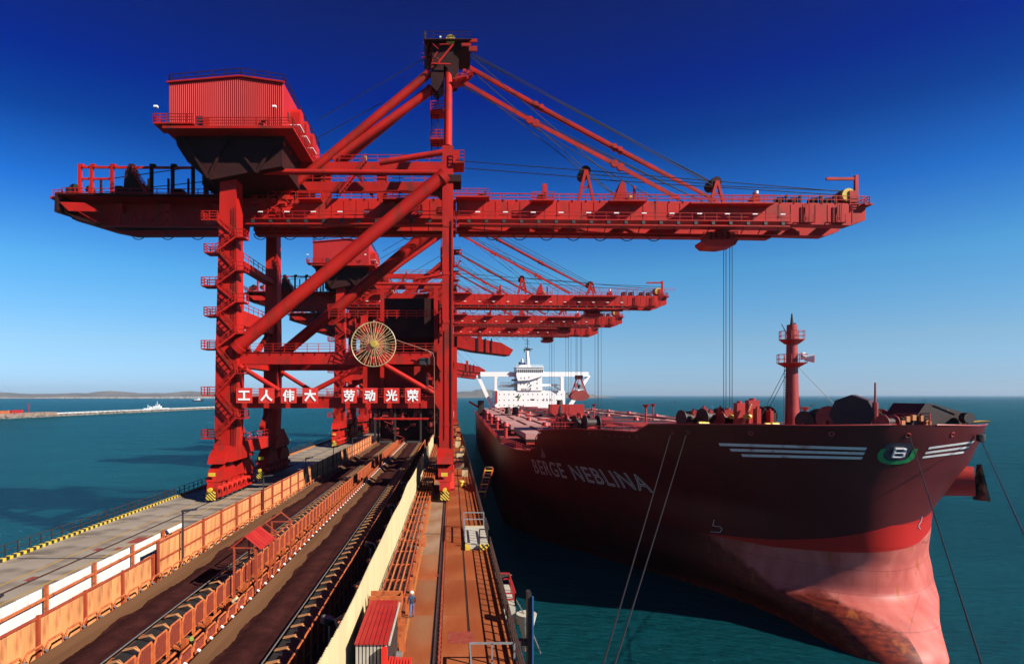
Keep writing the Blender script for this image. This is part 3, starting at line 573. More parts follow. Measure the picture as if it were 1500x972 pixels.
def wheel_truck(t, xc, y0, y1):        # equaliser beams, bogies and wheels under one leg
    L = y1-y0; ym = (y0+y1)/2
    m = MB(); m.prismx([(y0+1.2, 14.6), (y1-1.2, 14.6), (y1-1.8, 15.6), (ym+2.6, 18.0), (ym-2.6, 18.0), (y0+1.8, 15.6)], xc-1.15, xc+1.15); m.build('equaliser_beam', 'crane_red', t)
    for k in range(2):
        a = y0+k*L/2; c = a+L/2; h = MB(); h.prismx([(a+.3, 12.2), (a+2.2, 12.2), ((a+c)/2, 11.9), (c-2.2, 12.2), (c-.3, 12.2), (c-1.2, 13.6), ((a+c)/2+1.1, 14.7), ((a+c)/2-1.1, 14.7), (a+1.2, 13.6)], xc-.95, xc+.95); h.build('equaliser_beam', 'crane_red', t)
        h = MB(); h.tube((xc-1.3, (a+c)/2, 14.6), (xc+1.3, (a+c)/2, 14.6), .4, 12); h.build('pin', 'dark_steel', t, True)
    for k in range(8):
        a = y0+k*L/8; c = a+L/8-.4; q = MB(); q.prismx([(a, 9.95), (c, 9.95), (c, 11.2), ((a+c)/2+.4, 12.3), ((a+c)/2-.4, 12.3), (a, 11.2)], xc-.75, xc+.75); bg = q.build('bogie', 'crane_red', t)
        MB().tube((xc-.25, (a+c)/2, 9.95), (xc+.25, (a+c)/2, 9.95), .48, 14).build('wheel', 'dark_steel', bg, True)
        MB().tube((xc+.75, (a+c)/2-.3, 11.3), (xc+1.35, (a+c)/2-.3, 11.3), .34, 10).build('motor', 'bright_red', bg, True)
    for yy in (y0-.55,):
        MB().box(xc-.62, xc+.62, yy, yy+.3, 9.75, 10.95).build('bumper_plate', 'hazard', t); MB().tube((xc, yy+.2, 11.2), (xc, yy-.35, 11.2), .3, 10).build('buffer', 'yellow_paint', t, True)
    MB().box(xc-.5, xc+.4, y0+.1, y0+.25, 13.0, 13.5).build('number_plate', 'yellow_paint', t)
    MB().box(xc+1.4, xc+1.5, y0, y1, 10.2, 10.45).build('guard_bar', 'crane_red', t)
def make_crane():
    t = empty('grab_unloader', (-17, CY, WZ), 'nearest and largest red crane with white characters on red squares', 'crane')
    RM = 'crane_red'
    # --- legs
    LL = [(325, 222), (347, 222), (350, 500), (350, 600), (347, 652), (316, 652), (318, 500), (322, 350)]
    RL = [(648, 215), (664, 215), (664, 690), (643, 690), (644, 600), (637, 590), (637, 572), (645, 560), (646, 545), (640, 534), (640, 515), (646, 506), (648, 490)]
    for dy in (0, 22):
        for pl in (LL, RL):
            x = poly(pl, 0)
            if dy: cx = -33.2 if pl is LL else -.55; x = [(cx+(a-cx)*.78, z) for a, z in x]
            MB().prism(x, CY-.5+dy, CY+2.3+dy).build('leg', RM, t)
        if dy == 22: pass
    for dy in (0, 22):       # tapered feet
        a, c = P(316, 652), P(347, 652); MB().add([(a.x, CY-.7+dy, a.z), (c.x, CY-.7+dy, a.z), (c.x, CY+2.5+dy, a.z), (a.x, CY+2.5+dy, a.z), (a.x+.3, CY-1.8+dy, 14.8), (c.x-.2, CY-1.8+dy, 14.8), (c.x-.2, CY+6+dy, 14.8), (a.x+.3, CY+6+dy, 14.8)], [(3, 2, 1, 0), (4, 5, 6, 7), (0, 1, 5, 4), (1, 2, 6, 5), (2, 3, 7, 6), (3, 0, 4, 7)]).build('leg_foot', RM, t)
    for x in (-33.85, -1.0):
        wheel_truck(t, x, 86.6, 102.6); wheel_truck(t, x, 109.0, 125.0)
    # --- splice plates and seams on the legs, access ladders
    for dy in (0,):
        for x0_, x1_, ys_ in ((321.5, 348, (345, 400, 455, 545, 620)), (648.6, 663.4, (330, 400, 470, 620, 672))):
            for y_ in ys_:
                a, c = P(x0_, y_), P(x1_, y_); MB().box(a.x+.05, c.x-.05, CY-.56, CY-.5, a.z-.35, a.z+.05).build('splice_plate', RM, t)
    q = P(334, 0).x; m = MB()
    for x_ in (q+1.0, q+1.35): m.bar((x_, CY-.75, 17), (x_, CY-.75, 52), .06, .06)
    for k in range(100): m.bar((q+1.0, CY-.75, 17+.35*k), (q+1.35, CY-.75, 17+.35*k), .04, .04)
    m.build('cable_ladder', 'deck_dark', t, kind='stuff')
    q = P(656, 0).x; MB().bar((q+.5, CY-.6, 12), (q+.5, CY-.6, 50), .12, .12).build('conduit', 'deck_dark', t); MB().bar((q-.45, CY-.6, 18), (q-.45, CY-.6, 34), .08, .08).build('conduit', RM, t)
    # --- portal beams, sill beams along the rails
    for dy in (0, 22):
        MB().prism(poly([(347, 515), (641, 515), (641, 533), (352, 533), (349, 545), (349, 500)], 0), CY+.1+dy, CY+2.0+dy).build('portal_beam', RM, t)
        MB().prism(poly([(318, 580), (642, 580), (642, 597.5), (318, 597.5)], 0), CY+.2+dy, CY+1.6+dy).build('lower_beam', RM, t)
        for a, c, r in [((352, 506), (646, 262), 1.0), ((351, 252), (650, 254), .42), ((352, 536), (410, 572), .38), ((450, 577), (530, 536), .38), ((563, 534), (636, 576), .38), ((556, 239), (648, 224), .45)]:
            if dy and r == .38 and a[0] == 352: pass
            MB().tube(P(*a)+Vector((0, dy-.2 if r != 1.0 else dy-.6, 0)), P(*c)+Vector((0, dy-.2 if r != 1.0 else dy-.6, 0)), r, 14).build('brace_tube', RM, t, True)
    for a, c in (((352, 506), (346, 512)), ((646, 262), (652, 256))):
        MB().tube(P(*a, -.6), P(*c, -.6), 1.12, 16).build('tube_collar', RM, t, True)
    MB().prism(poly([(600, 290), (648, 262), (648, 292), (640, 284), (625, 283)], 0), CY+.6, CY+1.1).build('gusset', RM, t)
    for xx in (-33.3, -.75):
        for zt, h in ((37.6, 2.2), (30.6, 1.8), (45.4, .8)):
            MB().box(xx-.9, xx+.9, CY+2.3, CY+21.5, zt-h, zt).build('side_beam', RM, t)
            MB().rail([(xx+1.0, CY+2.3, zt), (xx+1.0, CY+21.5, zt)], 1.1, 2.5).build('railing', RM, t)
        MB().bar((xx, CY+2, 36), (xx, CY+12, 30.5), .7, .7).bar((xx, CY+22, 36), (xx, CY+12, 30.5), .7, .7).build('side_brace', RM, t)
        MB().bar((xx, CY+1.5, 23.5), (xx, CY+7, 18.5), .8, .8).bar((xx, CY+22.5, 23.5), (xx, CY+17, 18.5), .8, .8).build('knee_brace', RM, t)
        MB().box(xx-1.0, xx+1.0, CY+5, CY+19, 15.4, 17.3).build('sill_beam', RM, t)
        MB().rail([(xx+1.0, CY+4, 17.4), (xx+1.0, CY+19, 17.4)], 1.1, 2).build('railing', RM, t)
    for dd, pl in ((-.3, (350, 500, 515)), (-.3, (575, 640, 515)), (-.2, (350, 640, 581))):
        MB().rail([P(pl[0], pl[2], dd), P(pl[1], pl[2], dd)], 1.2, 1.6, 3, .04).build('railing', RM, t)
    # --- slogan
    xs = [(346, 369.5), (379, 402), (411.5, 434.5), (443, 466), (500.5, 523), (531.5, 553), (562.5, 585), (593.5, 616)]
    for (a, c), ch in zip(xs, ['gong', 'ren', 'wei', 'da', 'lao', 'dong', 'guang', 'rong']):
        p, q = P(a, 590, -1.0), P(c, 567.8, -1.0)
        s = MB().box(p.x, q.x, CY-1.05, CY-.95, p.z, q.z).build('sign_panel', 'bright_red', t)
        MB().box(p.x+.6, p.x+.75, CY-.95, CY+.2, p.z+1.0, p.z+1.15).box(q.x-.75, q.x-.6, CY-.95, CY+.2, p.z+1.0, p.z+1.15).build('bracket', RM, s)
        m = MB(); w = q.x-p.x; h = q.z-p.z; mx = .14
        i = 0
        for st in STROKES[ch]:
            for u, v in zip(st, st[1:]):
                i += 2
                A = Vector((p.x+w*(mx+(1-2*mx)*u[0]/10), CY-1.09-.002*i, p.z+h*(mx+(1-2*mx)*u[1]/10))); B = Vector((p.x+w*(mx+(1-2*mx)*v[0]/10), CY-1.09-.002*i, p.z+h*(mx+(1-2*mx)*v[1]/10)))
                d = (B-A).normalized()*.10; m.bar(A-d, B+d, .07, .27 if len(STROKES[ch]) < 6 else .215, up=(0, 0, 1)) if abs(d.z) < .098 else m.bar(A-d, B+d, .27 if len(STROKES[ch]) < 6 else .215, .07)
        m.build('character', 'white_paint', s)
    # --- cable reel
    c = P(547, 504, -2.2); rd = 3.2
    reel = MB().ring(c, rd, .05, 'Y', 48).ring(c+Vector((0, .5, 0)), rd, .05, 'Y', 48).build('cable_reel', 'brass_spoke', t)
    for k in range(44):
        a = 2*math.pi*k/44; v = Vector((math.cos(a), 0, math.sin(a))); o = Vector((0, .5*(k % 2), 0))
        MB().bar(c+v*.5+o, c+v*rd+o, .07, .07).build('spoke', 'brass_spoke', reel)
    MB().tube(c+Vector((0, -.3, 0)), c+Vector((0, 1.0, 0)), .5, 20, .7).tube(c+Vector((0, -.5, 0)), c+Vector((0, -.25, 0)), .35, 12).build('hub', 'gold', reel, True)
    m = MB()
    for i in range(3): m.ring(c+Vector((0, .62+.07*i, 0)), 1.7-.1*i, .06, 'Y', 40, 5)
    m.build('wound_cable', 'copper_cable', reel)
    MB().tube(c+Vector((0, 1, 0)), c+Vector((0, 2.4, 0)), .45, 12).build('reel_shaft', RM, t, True)
    p1, p2, p3 = P(578, 497, -2.2), P(628, 514, -1.5), P(636, 524, -1.2)
    MB().path([p1, p2, (p2.x+.6, p2.y+.2, p2.z-.3), p3, P(636.5, 640, -1.0)], .06, 6).build('supply_cable', 'copper_cable', t)
    MB().ring(P(620, 524, -1.0), 1.2, .09, 'Y', 12, 6, 0, math.pi/2).build('cable_guide', RM, t)
    MB().box(P(615, 0).x, P(630, 0).x, CY-.6, CY+.1, P(0, 534).z, P(0, 524).z).build('guide_box', 'dark_steel', t)
    # --- zigzag stairs on the left leg
    ys = [325, 372, 420, 463, 511, 578, 640]
    for i, y in enumerate(ys):
        p = P(301 if i % 2 == 0 or i > 3 else 305, y); w = 2.4
        MB().box(p.x, p.x+w, CY-1.6, CY+.8, p.z-.18, p.z).build('stair_platform', RM, t)
        MB().rail([(p.x+w, CY-1.55, p.z), (p.x, CY-1.55, p.z), (p.x, CY+.8, p.z), (p.x+w, CY+.8, p.z)], 1.15, 1.2, 3, .05).build('railing', RM, t)
        if i+1 < len(ys):
            ym = (y+ys[i+1])/2+2; q = P(353, ym); MB().box(q.x-.5, q.x+1.1, CY-1.7, CY+.4, q.z-.15, q.z).build('stair_landing', RM, t)
            MB().rail([(q.x-.3, CY-1.6, q.z), (q.x+1.0, CY-1.6, q.z), (q.x+1.0, CY+.4, q.z)], 1.1, 1, 2, .05).build('railing', RM, t)
            p2 = P(322, ys[i+1])
            MB().stair((p.x+w-.2, CY-1.1, p.z-.1), (q.x-.3, CY-1.1, q.z), .75).stair((q.x-.3, CY-1.3, q.z-.1), (p2.x, CY-1.3, p2.z), .75).build('stair_flight', 'fence_post' if False else RM, t)
    # --- main girder, boom (near and far box)
    GT, GB = 291, 338
    for d, dep in ((7, 2.0), (13.5, 2.0)):
        MB().prism([(v.x, v.z) for v in (P(352, 290, 7), P(668, 291, 7), P(668, 322, 7), P(352, 322, 7))], CY+d, CY+d+dep).build('main_girder', RM, t)
        e = d+3.2
        if d > 8: continue
        MB().prism([(v.x, v.z) for v in (P(87, 286, 7), P(352, 289, 7), P(352, 322, 7), P(350, 336, 7), P(180, 337, 7), P(150, 331, 7), P(87, 312, 7))], CY+e, CY+e+1.5).build('landside_girder', RM, t)
    for dd in (7, 13.5): MB().prism([(v.x, v.z) for v in (P(352, 322.3, 7), P(668, 322.3, 7), P(668, 326, 7), P(352, 326, 7))], CY+dd+.7, CY+dd+2.6).build('trolley_rail_beam', RM, t)
    MB().bar(P(87, 286.5, 7)+Vector((0, 1.8, 0)), P(352, 289, 7)+Vector((0, 1.8, 0)), 5.8, .25).build('top_deck', RM, t)
    MB().prism([(v.x, v.z) for v in (P(87, 285.5, 7), P(350, 288.5, 7), P(350, 290.5, 7), P(90, 288, 7), P(90, 310, 7), P(151, 330, 7), P(182, 335, 7), P(350, 334.5, 7), P(350, 337.5, 7), P(180, 338.5, 7), P(150, 333, 7), P(86, 313, 7))], CY+5.9, CY+6.6).build('edge_chord', 'deck_dark', t)  # dark material carries the shade on this red girder end
    MB().prism([(v.x, v.z) for v in (P(92, 298, 7), P(128, 299, 7), P(150, 312, 7), P(105, 311, 7))], CY+6.2, CY+6.5).build('end_plate', RM, t)
    MB().prism([(v.x, v.z) for v in (P(86, 287, 7), P(94, 287, 7), P(94, 313, 7), P(86, 310, 7))], CY+6.6, CY+12).build('end_wall', 'deck_dark', t)
    for d, dep in ((7, 2.0), (13.5, 2.0)):
        MB().prism([(v.x, v.z) for v in (P(669, 291.5, 7), P(1268, 298, 7), P(1268, 322, 7), P(1245, 330, 7), P(1165, 328, 7), P(669, 322, 7))], CY+d, CY+d+dep).build('boom_girder', RM, t)
        MB().prism([(v.x, v.z) for v in (P(673, 322.3, 7), P(1164, 328.3, 7), P(1164, 331.5, 7), P(673, 325.5, 7))], CY+d+.7, CY+d+dep+.6).build('boom_trolley_beam', RM, t)
    for px in list(range(100, 660, 70))+[700, 780, 860, 940, 1020, 1100, 1180, 1250]:
        a = P(px, 300, 9); MB().box(a.x, a.x+1, CY+9, CY+14.5, a.z-1, a.z+.2).build('cross_tie', RM, t)
    # stiffener ribs and joints on the near face
    m = MB()
    for px in range(690, 1260, 18): a = P(px, 293+(px-668)*.0108, 7); m.box(a.x, a.x+.06, CY+6.94, CY+6.995, a.z-3.0, a.z-.1)
    for px in range(360, 668, 18): a = P(px, 293, 7); m.box(a.x, a.x+.06, CY+6.94, CY+6.995, a.z-3.0, a.z-.1)
    m.build('stiffener_rib', RM, t, kind='stuff')
    for a, c in ((P(352, 291, 6.9), P(1266, 298, 6.9)), (P(90, 286, 6.9), P(330, 288, 6.9))): MB().rail([a, c], 1.15, 2.2, 2, .05).build('railing', RM, t)
    MB().rail([P(352, 291, 15), P(1266, 298, 15)], 1.15, 3, 2, .05).build('railing', RM, t)
    # side walkway with lamps, cable tray
    for a, c in ((355, 666), (672, 1158)):
        p, q = P(a, 320+(a-668)*.008*(a > 600), 5.2), P(c, 320+(c-668)*.008*(c > 600), 5.2)
        MB().bar(p+Vector((0, .9, 0)), q+Vector((0, .9, 0)), 1.9, .14).build('side_walkway', RM, t)
        MB().rail([p, q], 1.15, 1.9, 2, .045).build('railing', RM, t)
        MB().bar(p+Vector((0, .2, -.75)), q+Vector((0, .2, -.75)), .25, .22).build('cable_tray', RM, t)
        m = MB(); n = int((q-p).length/2.6)
        for i in range(n): e = p.lerp(q, (i+.5)/n); m.bar(e+Vector((0, 0, -.1)), e+Vector((0, 2.0, -1.5)), .12, .12); m.box(e.x, e.x+.5, e.y, e.y+.4, e.z-.6, e.z+.1)
        m.build('tray_bracket', 'dark_steel', t, kind='stuff')
        n = int((q-p).length/4.1)
        for i in range(n):
            e = p.lerp(q, (i+.6)/n); MB().box(e.x, e.x+.75, e.y-.35, e.y-.1, e.z+.9, e.z+1.05).build('work_lamp', 'white_paint', t)
    # festoon cable loops
    loop = MB()
    for s in range(8):
        a, c = math.pi*s/8, math.pi*(s+1)/8; loop.tube((-math.cos(a)*1.15, 0, -math.sin(a)*1.0), (-math.cos(c)*1.15, 0, -math.sin(c)*1.0), .075, 5)
    me = bpy.data.meshes.new('festoon_loop'); me.from_pydata(loop.v, [], loop.f); me.materials.append(MATS['rope_steel'])
    for px in [203, 246, 290, 382, 425, 468, 508, 545, 598]+[722+39.3*k for k in range(8)]:
        if px > 990: continue
        a = P(px, 342+(px-668)*.008*(px > 600), 11); o = bpy.data.objects.new('festoon_loop', me); col.objects.link(o); o.parent = t; o.location = a-origin(t)
    # lower lattice on the landside girder end
    m = MB()
    zz = [(160, 330), (176, 308), (192, 330), (198, 306), (214, 330), (238, 308), (238, 330), (252, 308), (268, 330), (284, 308), (300, 330)]
    for a, c in zip(zz, zz[1:]): m.bar(P(*a, 5.0), P(*c, 5.0), .2, .2)
    for px in (176, 198, 210, 252, 284, 310): m.bar(P(px, 306, 5.0), P(px, 330, 5.0), .2, .2)
    m.bar(P(150, 331, 5.0), P(322, 332, 5.0), .9, .2).bar(P(150, 318, 5.0), P(322, 319, 5.0), .09, .09).bar(P(92, 296, 5.2), P(150, 330, 5.2), .12, .12); m.build('end_lattice', RM, t)
    # landside gantry frame on the girder end
    for i, px in enumerate((116, 133, 163, 190, 221, 252, 282, 300)):
        a, c = P(px, 286, 8), P(px, 242, 8); MB().box(a.x-.22, a.x+.22, CY+8, CY+8.5, a.z, c.z).box(a.x-.22, a.x+.6, CY+8, CY+8.7, c.z-.3, c.z+.25).build('gantry_post', RM if i < 3 else 'deck_dark', t)  # posts in the house shadow take the dark material: shade put into colour
        MB().box(a.x-.15, a.x+.15, CY+14, CY+14.3, a.z, c.z).build('gantry_post', 'deck_dark', t)
    MB().bar(P(116, 245, 8.3), P(312, 246, 8.3), .3, .35).bar(P(116, 262, 8.3), P(165, 262, 8.3), .3, .3).build('gantry_beam', RM, t)
    for px, w, h in ((108, 12, 16), (130, 10, 10)): a = P(px, 286, 9); MB().tube((a.x, CY+9, a.z+1), (a.x, CY+10, a.z+1), h*.055, 14).build('rope_drum', 'dark_steel', t, True); MB().tube((a.x+.4, CY+8.8, a.z+1.4), (a.x+.4, CY+9, a.z+1.4), .35, 12).build('sheave', 'gold', t, True)
    a = P(190, 286, 8); MB().prism([(v.x, v.z) for v in (P(183, 286, 8), P(186, 252, 8), P(196, 244, 8), P(200, 262, 8), P(214, 272, 8), P(216, 286, 8))], CY+7.4, CY+9).build('link_tower', 'deck_dark', t)
    MB().stair(P(196, 252, 7.2), P(216, 284, 7.2), .8).build('tower_stair', RM, t)
    m = MB(); 
    for px, py, w, h in ((168, 270, 10, 14), (252, 276, 14, 10), (96, 272, 6, 12)): a, c = P(px, 286, 9), P(px+w, 286-h, 9); m.box(a.x, c.x, CY+9, CY+11, a.z, c.z)
    m.build('electrical_cabinet', 'deck_dark', t)
    MB().rail([P(78, 289, 6.5), P(92, 289, 6.5), P(92, 289, 16)], 1.2, 1, 3, .05).build('railing', RM, t); MB().box(P(76, 0, 7).x, P(92, 0, 7).x, CY+6.5, CY+16, P(0, 292, 7).z, P(0, 289, 7).z).build('end_platform', RM, t)
    # --- upper girders under the A-frame
    for d in (8,):
        MB().prism([(v.x, v.z) for v in (P(416, 247, 8), P(430, 237, 8), P(650, 237, 8), P(650, 250, 8), P(416, 250, 8))], CY+d, CY+d+1.2).build('upper_beam', RM, t)
        MB().prism([(v.x, v.z) for v in (P(440, 266, 8), P(640, 266, 8), P(640, 280, 8), P(452, 280, 8))], CY+d, CY+d+1.2).build('middle_beam', RM, t)
        for px in (552, 470): a, c = P(px, 290, 8), P(px+14, 237, 8); MB().box(a.x, c.x, CY+d+.1, CY+d+1.1, a.z, c.z).build('hanger_post', RM, t)
        MB().rail([P(440, 237, d), P(648, 237, d)], 1.1, 2, 2, .05).build('railing', RM, t)
        MB().rail([P(440, 266, d), P(640, 266, d)], 1.1, 2, 2, .05).build('railing', RM, t)
    MB().prism([(v.x, v.z) for v in (P(532, 250, 6), P(542, 238, 6), P(556, 250, 6))], CY+6, CY+6.4).build('gusset', RM, t)
    MB().prism([(v.x, v.z) for v in (P(568, 291, 6.8), P(582, 291, 6.8), P(576, 308, 6.8))], CY+6.5, CY+6.8).build('gusset', RM, t)
    MB().stair(P(536, 236, 6), P(498, 284, 6), .9).build('stair_flight', RM, t); MB().stair(P(520, 252, 12), P(546, 288, 12), .9).build('stair_flight', 'deck_dark', t)
    MB().tube(P(534, 232, 6), P(537, 232, 6), .35, 10).build('lamp', 'gold', t, True)
    m = MB(); rnd = random.Random(5)
    for i in range(26): px = rnd.uniform(358, 430); py = rnd.uniform(288, 318); a = P(px, py, 5.5+rnd.random()); m.box(a.x, a.x+rnd.uniform(.2, 1.2), a.y, a.y+.5, a.z, a.z+rnd.uniform(.1, .7)); m.bar(a, a+Vector((rnd.uniform(-1.5, 1.5), .3, rnd.uniform(-1, 1.5))), .09, .09)
    m.build('pipework', RM, t, kind='stuff')
    # operator landing beside seaside leg top
    a = P(664, 240); MB().box(a.x, a.x+1.6, CY-1, CY+3, a.z-.2, a.z).build('leg_platform', RM, t); MB().rail([(a.x, CY-1, a.z), (a.x+1.6, CY-1, a.z), (a.x+1.6, CY+3, a.z)], 1.6, 1, 3, .05).build('railing', RM, t)
    MB().box(a.x, a.x+.9, CY+.5, CY+2.5, a.z, a.z+2.2).build('cabin', RM, t)
    a = P(642, 268); MB().box(a.x, a.x+3.4, CY-.7, CY+3, a.z, a.z+1.0).build('leg_collar', 'deck_dark', t)
    MB().rail([P(313, 256, -.9), P(345, 256, -.9)], 1.2, 1.5, 2, .05).build('railing', RM, t); MB().box(P(313, 0).x, P(346, 0).x, CY-1.1, CY-.5, P(0, 259).z, P(0, 256.5).z).build('leg_platform', RM, t)
    # --- machinery house
    y0, y1 = 87.2, 111.0; A = lambda px, py: W(px, py, y0)
    xa, xb = A(247, 0).x, A(415, 0).x; zf, ze, zr = A(0, 190).z, A(0, 121).z, A(0, 112).z; xm = A(352, 0).x
    hs = MB(); hs.prism([(xa, zf), (xb, zf), (xb, ze), (xm, zr), (xa, ze)], y0+.12, y1); hs.build('house_wall', 'crane_red_house', t)
    ncor = 56; m = MB()
    for i in range(ncor):                      # corrugated cladding on the near gable
        x = xa+(xb-xa)*i/ncor; w = (xb-xa)/ncor; zt = ze+(zr-ze)*(1-abs((x-xm)/((xm-xa) if x < xm else (xb-xm))))
        m.add([(x, y0+.11, zf), (x+w*.3, y0, zf), (x+w*.6, y0, zf), (x+w*.9, y0+.11, zf), (x, y0+.11, zt-.12), (x+w*.3, y0, zt-.12), (x+w*.6, y0, zt-.12), (x+w*.9, y0+.11, zt-.12)], [(0, 1, 5, 4), (1, 2, 6, 5), (2, 3, 7, 6)])
    m.build('cladding', 'crane_red_house', t)
    MB().bar((xa-.2, y0-.1, ze), (xm, y0-.1, zr+.02), .3, .22).bar((xb+.2, y0-.1, ze), (xm, y0-.1, zr+.02), .3, .22).build('roof_edge', RM, t)
    MB().rail([(xa, y0+.2, ze+.1), (xm, y0+.2, zr+.1), (xb, y0+.2, ze+.1), (xb, y1, ze+.1)], 1.15, 1.9, 2, .05).build('roof_railing', 'deck_dark', t)
    MB().rail([(xa, y0+.2, ze+.1), (xa, y1, ze+.1), (xb, y1, ze+.1)], 1.15, 1.9, 2, .05).build('roof_railing', 'deck_dark', t)
    MB().box(xa-.3, xb+1.7, y0-1.3, y1+.5, zf-.35, zf).build('house_floor', RM, t); MB().box(xa-1.6, xa+4, y0-1.3, y0+2, zf+.3, zf+.5).build('house_landing', RM, t)
    MB().rail([(xa-1.6, y0-1.2, zf+.5), (xa+4, y0-1.2, zf+.5)], 1.2, 1, 3, .05).rail([(xa+4.4, y0-1.2, zf), (xb+1.6, y0-1.2, zf), (xb+1.6, y1, zf)], 1.2, 1.6, 3, .05).rail([(xa-1.6, y0-1.2, zf+.5), (xa-1.6, y0+2, zf+.5)], 1.2, 1, 3, .05).build('railing', RM, t)
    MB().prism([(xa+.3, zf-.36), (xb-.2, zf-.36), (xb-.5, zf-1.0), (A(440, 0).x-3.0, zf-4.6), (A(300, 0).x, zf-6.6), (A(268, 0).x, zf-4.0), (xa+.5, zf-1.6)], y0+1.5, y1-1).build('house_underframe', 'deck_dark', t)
    for k in range(7): yy = y0+2+3.1*k; MB().box(xa+.6, xb-.3, yy, yy+.3, zf-1.4, zf-1.02).build('underframe_beam', RM, t)
    MB().bar((A(262, 0).x, y0+1.2, zf-.5), (A(300, 0).x, y0+1.3, zf-6.4), .35, .35).bar((A(330, 0).x, y0+1.2, zf-.5), (A(300, 0).x, y0+1.3, zf-6.4), .35, .35).bar((A(330, 0).x, y0+1.2, zf-.5), (A(372, 0).x, y0+1.3, zf-5.6), .35, .35).bar((A(404, 0).x, y0+1.2, zf-.5), (A(372, 0).x, y0+1.3, zf-5.6), .35, .35).build('underframe_brace', 'deck_dark', t)
    MB().box(P(300, 0, 4).x, P(350, 0, 4).x, CY+3, CY+18, P(0, 286, 8).z, zf-4).build('house_support', 'deck_dark', t)
    MB().box(P(415, 0, 8).x, P(440, 0, 8).x, CY+8, CY+16, P(0, 240, 8).z, zf-2).build('house_support', 'deck_dark', t)
    a = A(288, 0); MB().box(a.x, a.x+.9, y0-.08, y0-.01, zf+.1, zf+1.9).build('door', 'window_dark', t); MB().box(a.x+1.1, a.x+2.0, y0-.5, y0-.05, zf, zf+1.5).build('locker', RM, t)
    for px, yy in ((234, y0-1.2), (405, y0-1.2)): a = A(px, 0); MB().bar((a.x, yy, zf), (a.x, yy, zf+2.6), .07, .07).build('lamp_pole', 'deck_dark', t); MB().box(a.x-.2, a.x+.3, yy-.2, yy+.2, zf+2.6, zf+2.85).build('flood_lamp', 'white_paint', t)
    for i, yy in enumerate((91.0, 95.0, 99.5)):
        m = MB(); m.prismx([(yy, zf+2.4), (yy+2.6, zf+2.4), (yy+2.6, zf+4.2), (yy+2.0, zf+4.9), (yy+.6, zf+4.9), (yy, zf+4.2)], xb+.02, xb+1.4); m.build('vent_hood', RM, t)
        MB().box(xb+.02, xb+1.45, yy-.05, yy+2.65, zf+2.3, zf+2.4).build('vent_sill', 'white_paint', t); MB().prismx([(yy+2.7, zf+1.2), (yy+3.6, zf+1.2), (yy+3.6, zf+3.6), (yy+2.7, zf+3.6)], xb+.02, xb+.7).build('louvre', 'deck_dark', t)
    for yy in (89.4, 104): MB().box(xb+.02, xb+.08, yy, yy+.9, zf+2.4, zf+3.6).build('window', 'window_dark', t)
    # --- A-frame and head
    MB().tube(P(656, 216, 1), P(657, 104, 8), .62, 16).build('mast_column', RM, t, True)
    q1, q2 = P(656, 216, 1), P(657, 104, 8); MB().tube((q1.x, CY+21, q1.z), (q2.x, CY+14, q2.z), .62, 16).build('mast_column', RM, t, True)
    for d in (8.0, 13.0):
        a, c, e = P(420, 286, 8), P(456, 234, 8), P(630, 106, 8)
        off = Vector((0, d-8, 0)); MB().tube(P(415, 284, 8)+off, P(640, 99, 8)+off if False else e+off, .68, 16).build('back_stay', RM, t, True)
    MB().tube(P(488, 234, 8.5), P(638, 128, 8.5), .66, 16).build('back_stay', RM, t, True)
    # head block
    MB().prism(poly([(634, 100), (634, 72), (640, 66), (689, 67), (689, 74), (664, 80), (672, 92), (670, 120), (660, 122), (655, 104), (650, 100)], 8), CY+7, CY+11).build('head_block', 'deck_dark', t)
    MB().prism(poly([(632, 100), (650, 100), (650, 130), (640, 138), (632, 130)], 8), CY+7, CY+10).build('head_web', 'deck_dark', t)
    for d in (6.4,):
        MB().bar(P(642, 92, d), P(664, 65, d), .2, .2).bar(P(632, 93, d), P(660, 94, d), .16, .16).build('head_brace', RM, t)
        MB().bar(P(644, 65, d), P(658, 65, d), .14, .14).bar(P(686, 60, d), P(699, 60, d), .35, .5).bar(P(687, 72, d), P(699, 72, d), .35, .75).bar(P(676, 66, d), P(690, 66, d), .35, .45).build('head_arm', RM, t)
    a = P(622, 67, 8); MB().box(a.x, P(690, 0, 8).x, CY+6, CY+15, a.z-.15, a.z).build('head_platform', 'deck_dark', t)
    MB().rail([(a.x, CY+6.1, a.z), (P(690, 0, 8).x, CY+6.1, a.z), (P(690, 0, 8).x, CY+14.9, a.z), (a.x, CY+14.9, a.z), (a.x, CY+6.1, a.z)], 1.1, 1.4, 2, .035).build('railing', 'deck_dark', t)
    MB().bar(P(623, 100, 8), P(623, 46, 8), .28, .28).bar(P(625, 100, 8), P(625, 70, 8), .12, .12).build('antenna_mast', 'dark_steel', t)
    m = MB(); rnd = random.Random(9)
    for i in range(90): a = P(rnd.uniform(622, 642), rnd.uniform(60, 104), 6.3+rnd.random()*8); m.bar(a, a+Vector((rnd.uniform(-.9, 1.2), 0, rnd.uniform(-1, 1))), .08, .08)
    m.build('head_ladders', RM, t, kind='stuff')
    a = P(660, 60, 7); MB().tube((a.x, CY+6.5, a.z), (a.x, CY+7.2, a.z), .75, 18).build('sheave', 'gold', t, True); MB().tube((a.x+.3, CY+7.4, a.z-.1), (a.x+.3, CY+8.2, a.z-.1), .8, 18).build('sheave', 'dark_steel', t, True)
    MB().box(P(644, 0, 7).x, P(646.5, 0, 7).x, CY+6.6, CY+6.9, P(0, 59, 7).z, P(0, 55, 7).z).build('beacon', 'white_paint', t)
    a, c = P(668, 120, 7), P(697, 114, 7); MB().bar(P(664, 122, 7), P(684, 118, 7), 3, .2).build('stay_platform', RM, t); MB().rail([P(668, 120, 5.6), P(692, 112, 5.6)], 1.1, 1, 3, .04).build('railing', RM, t)
    m = MB()
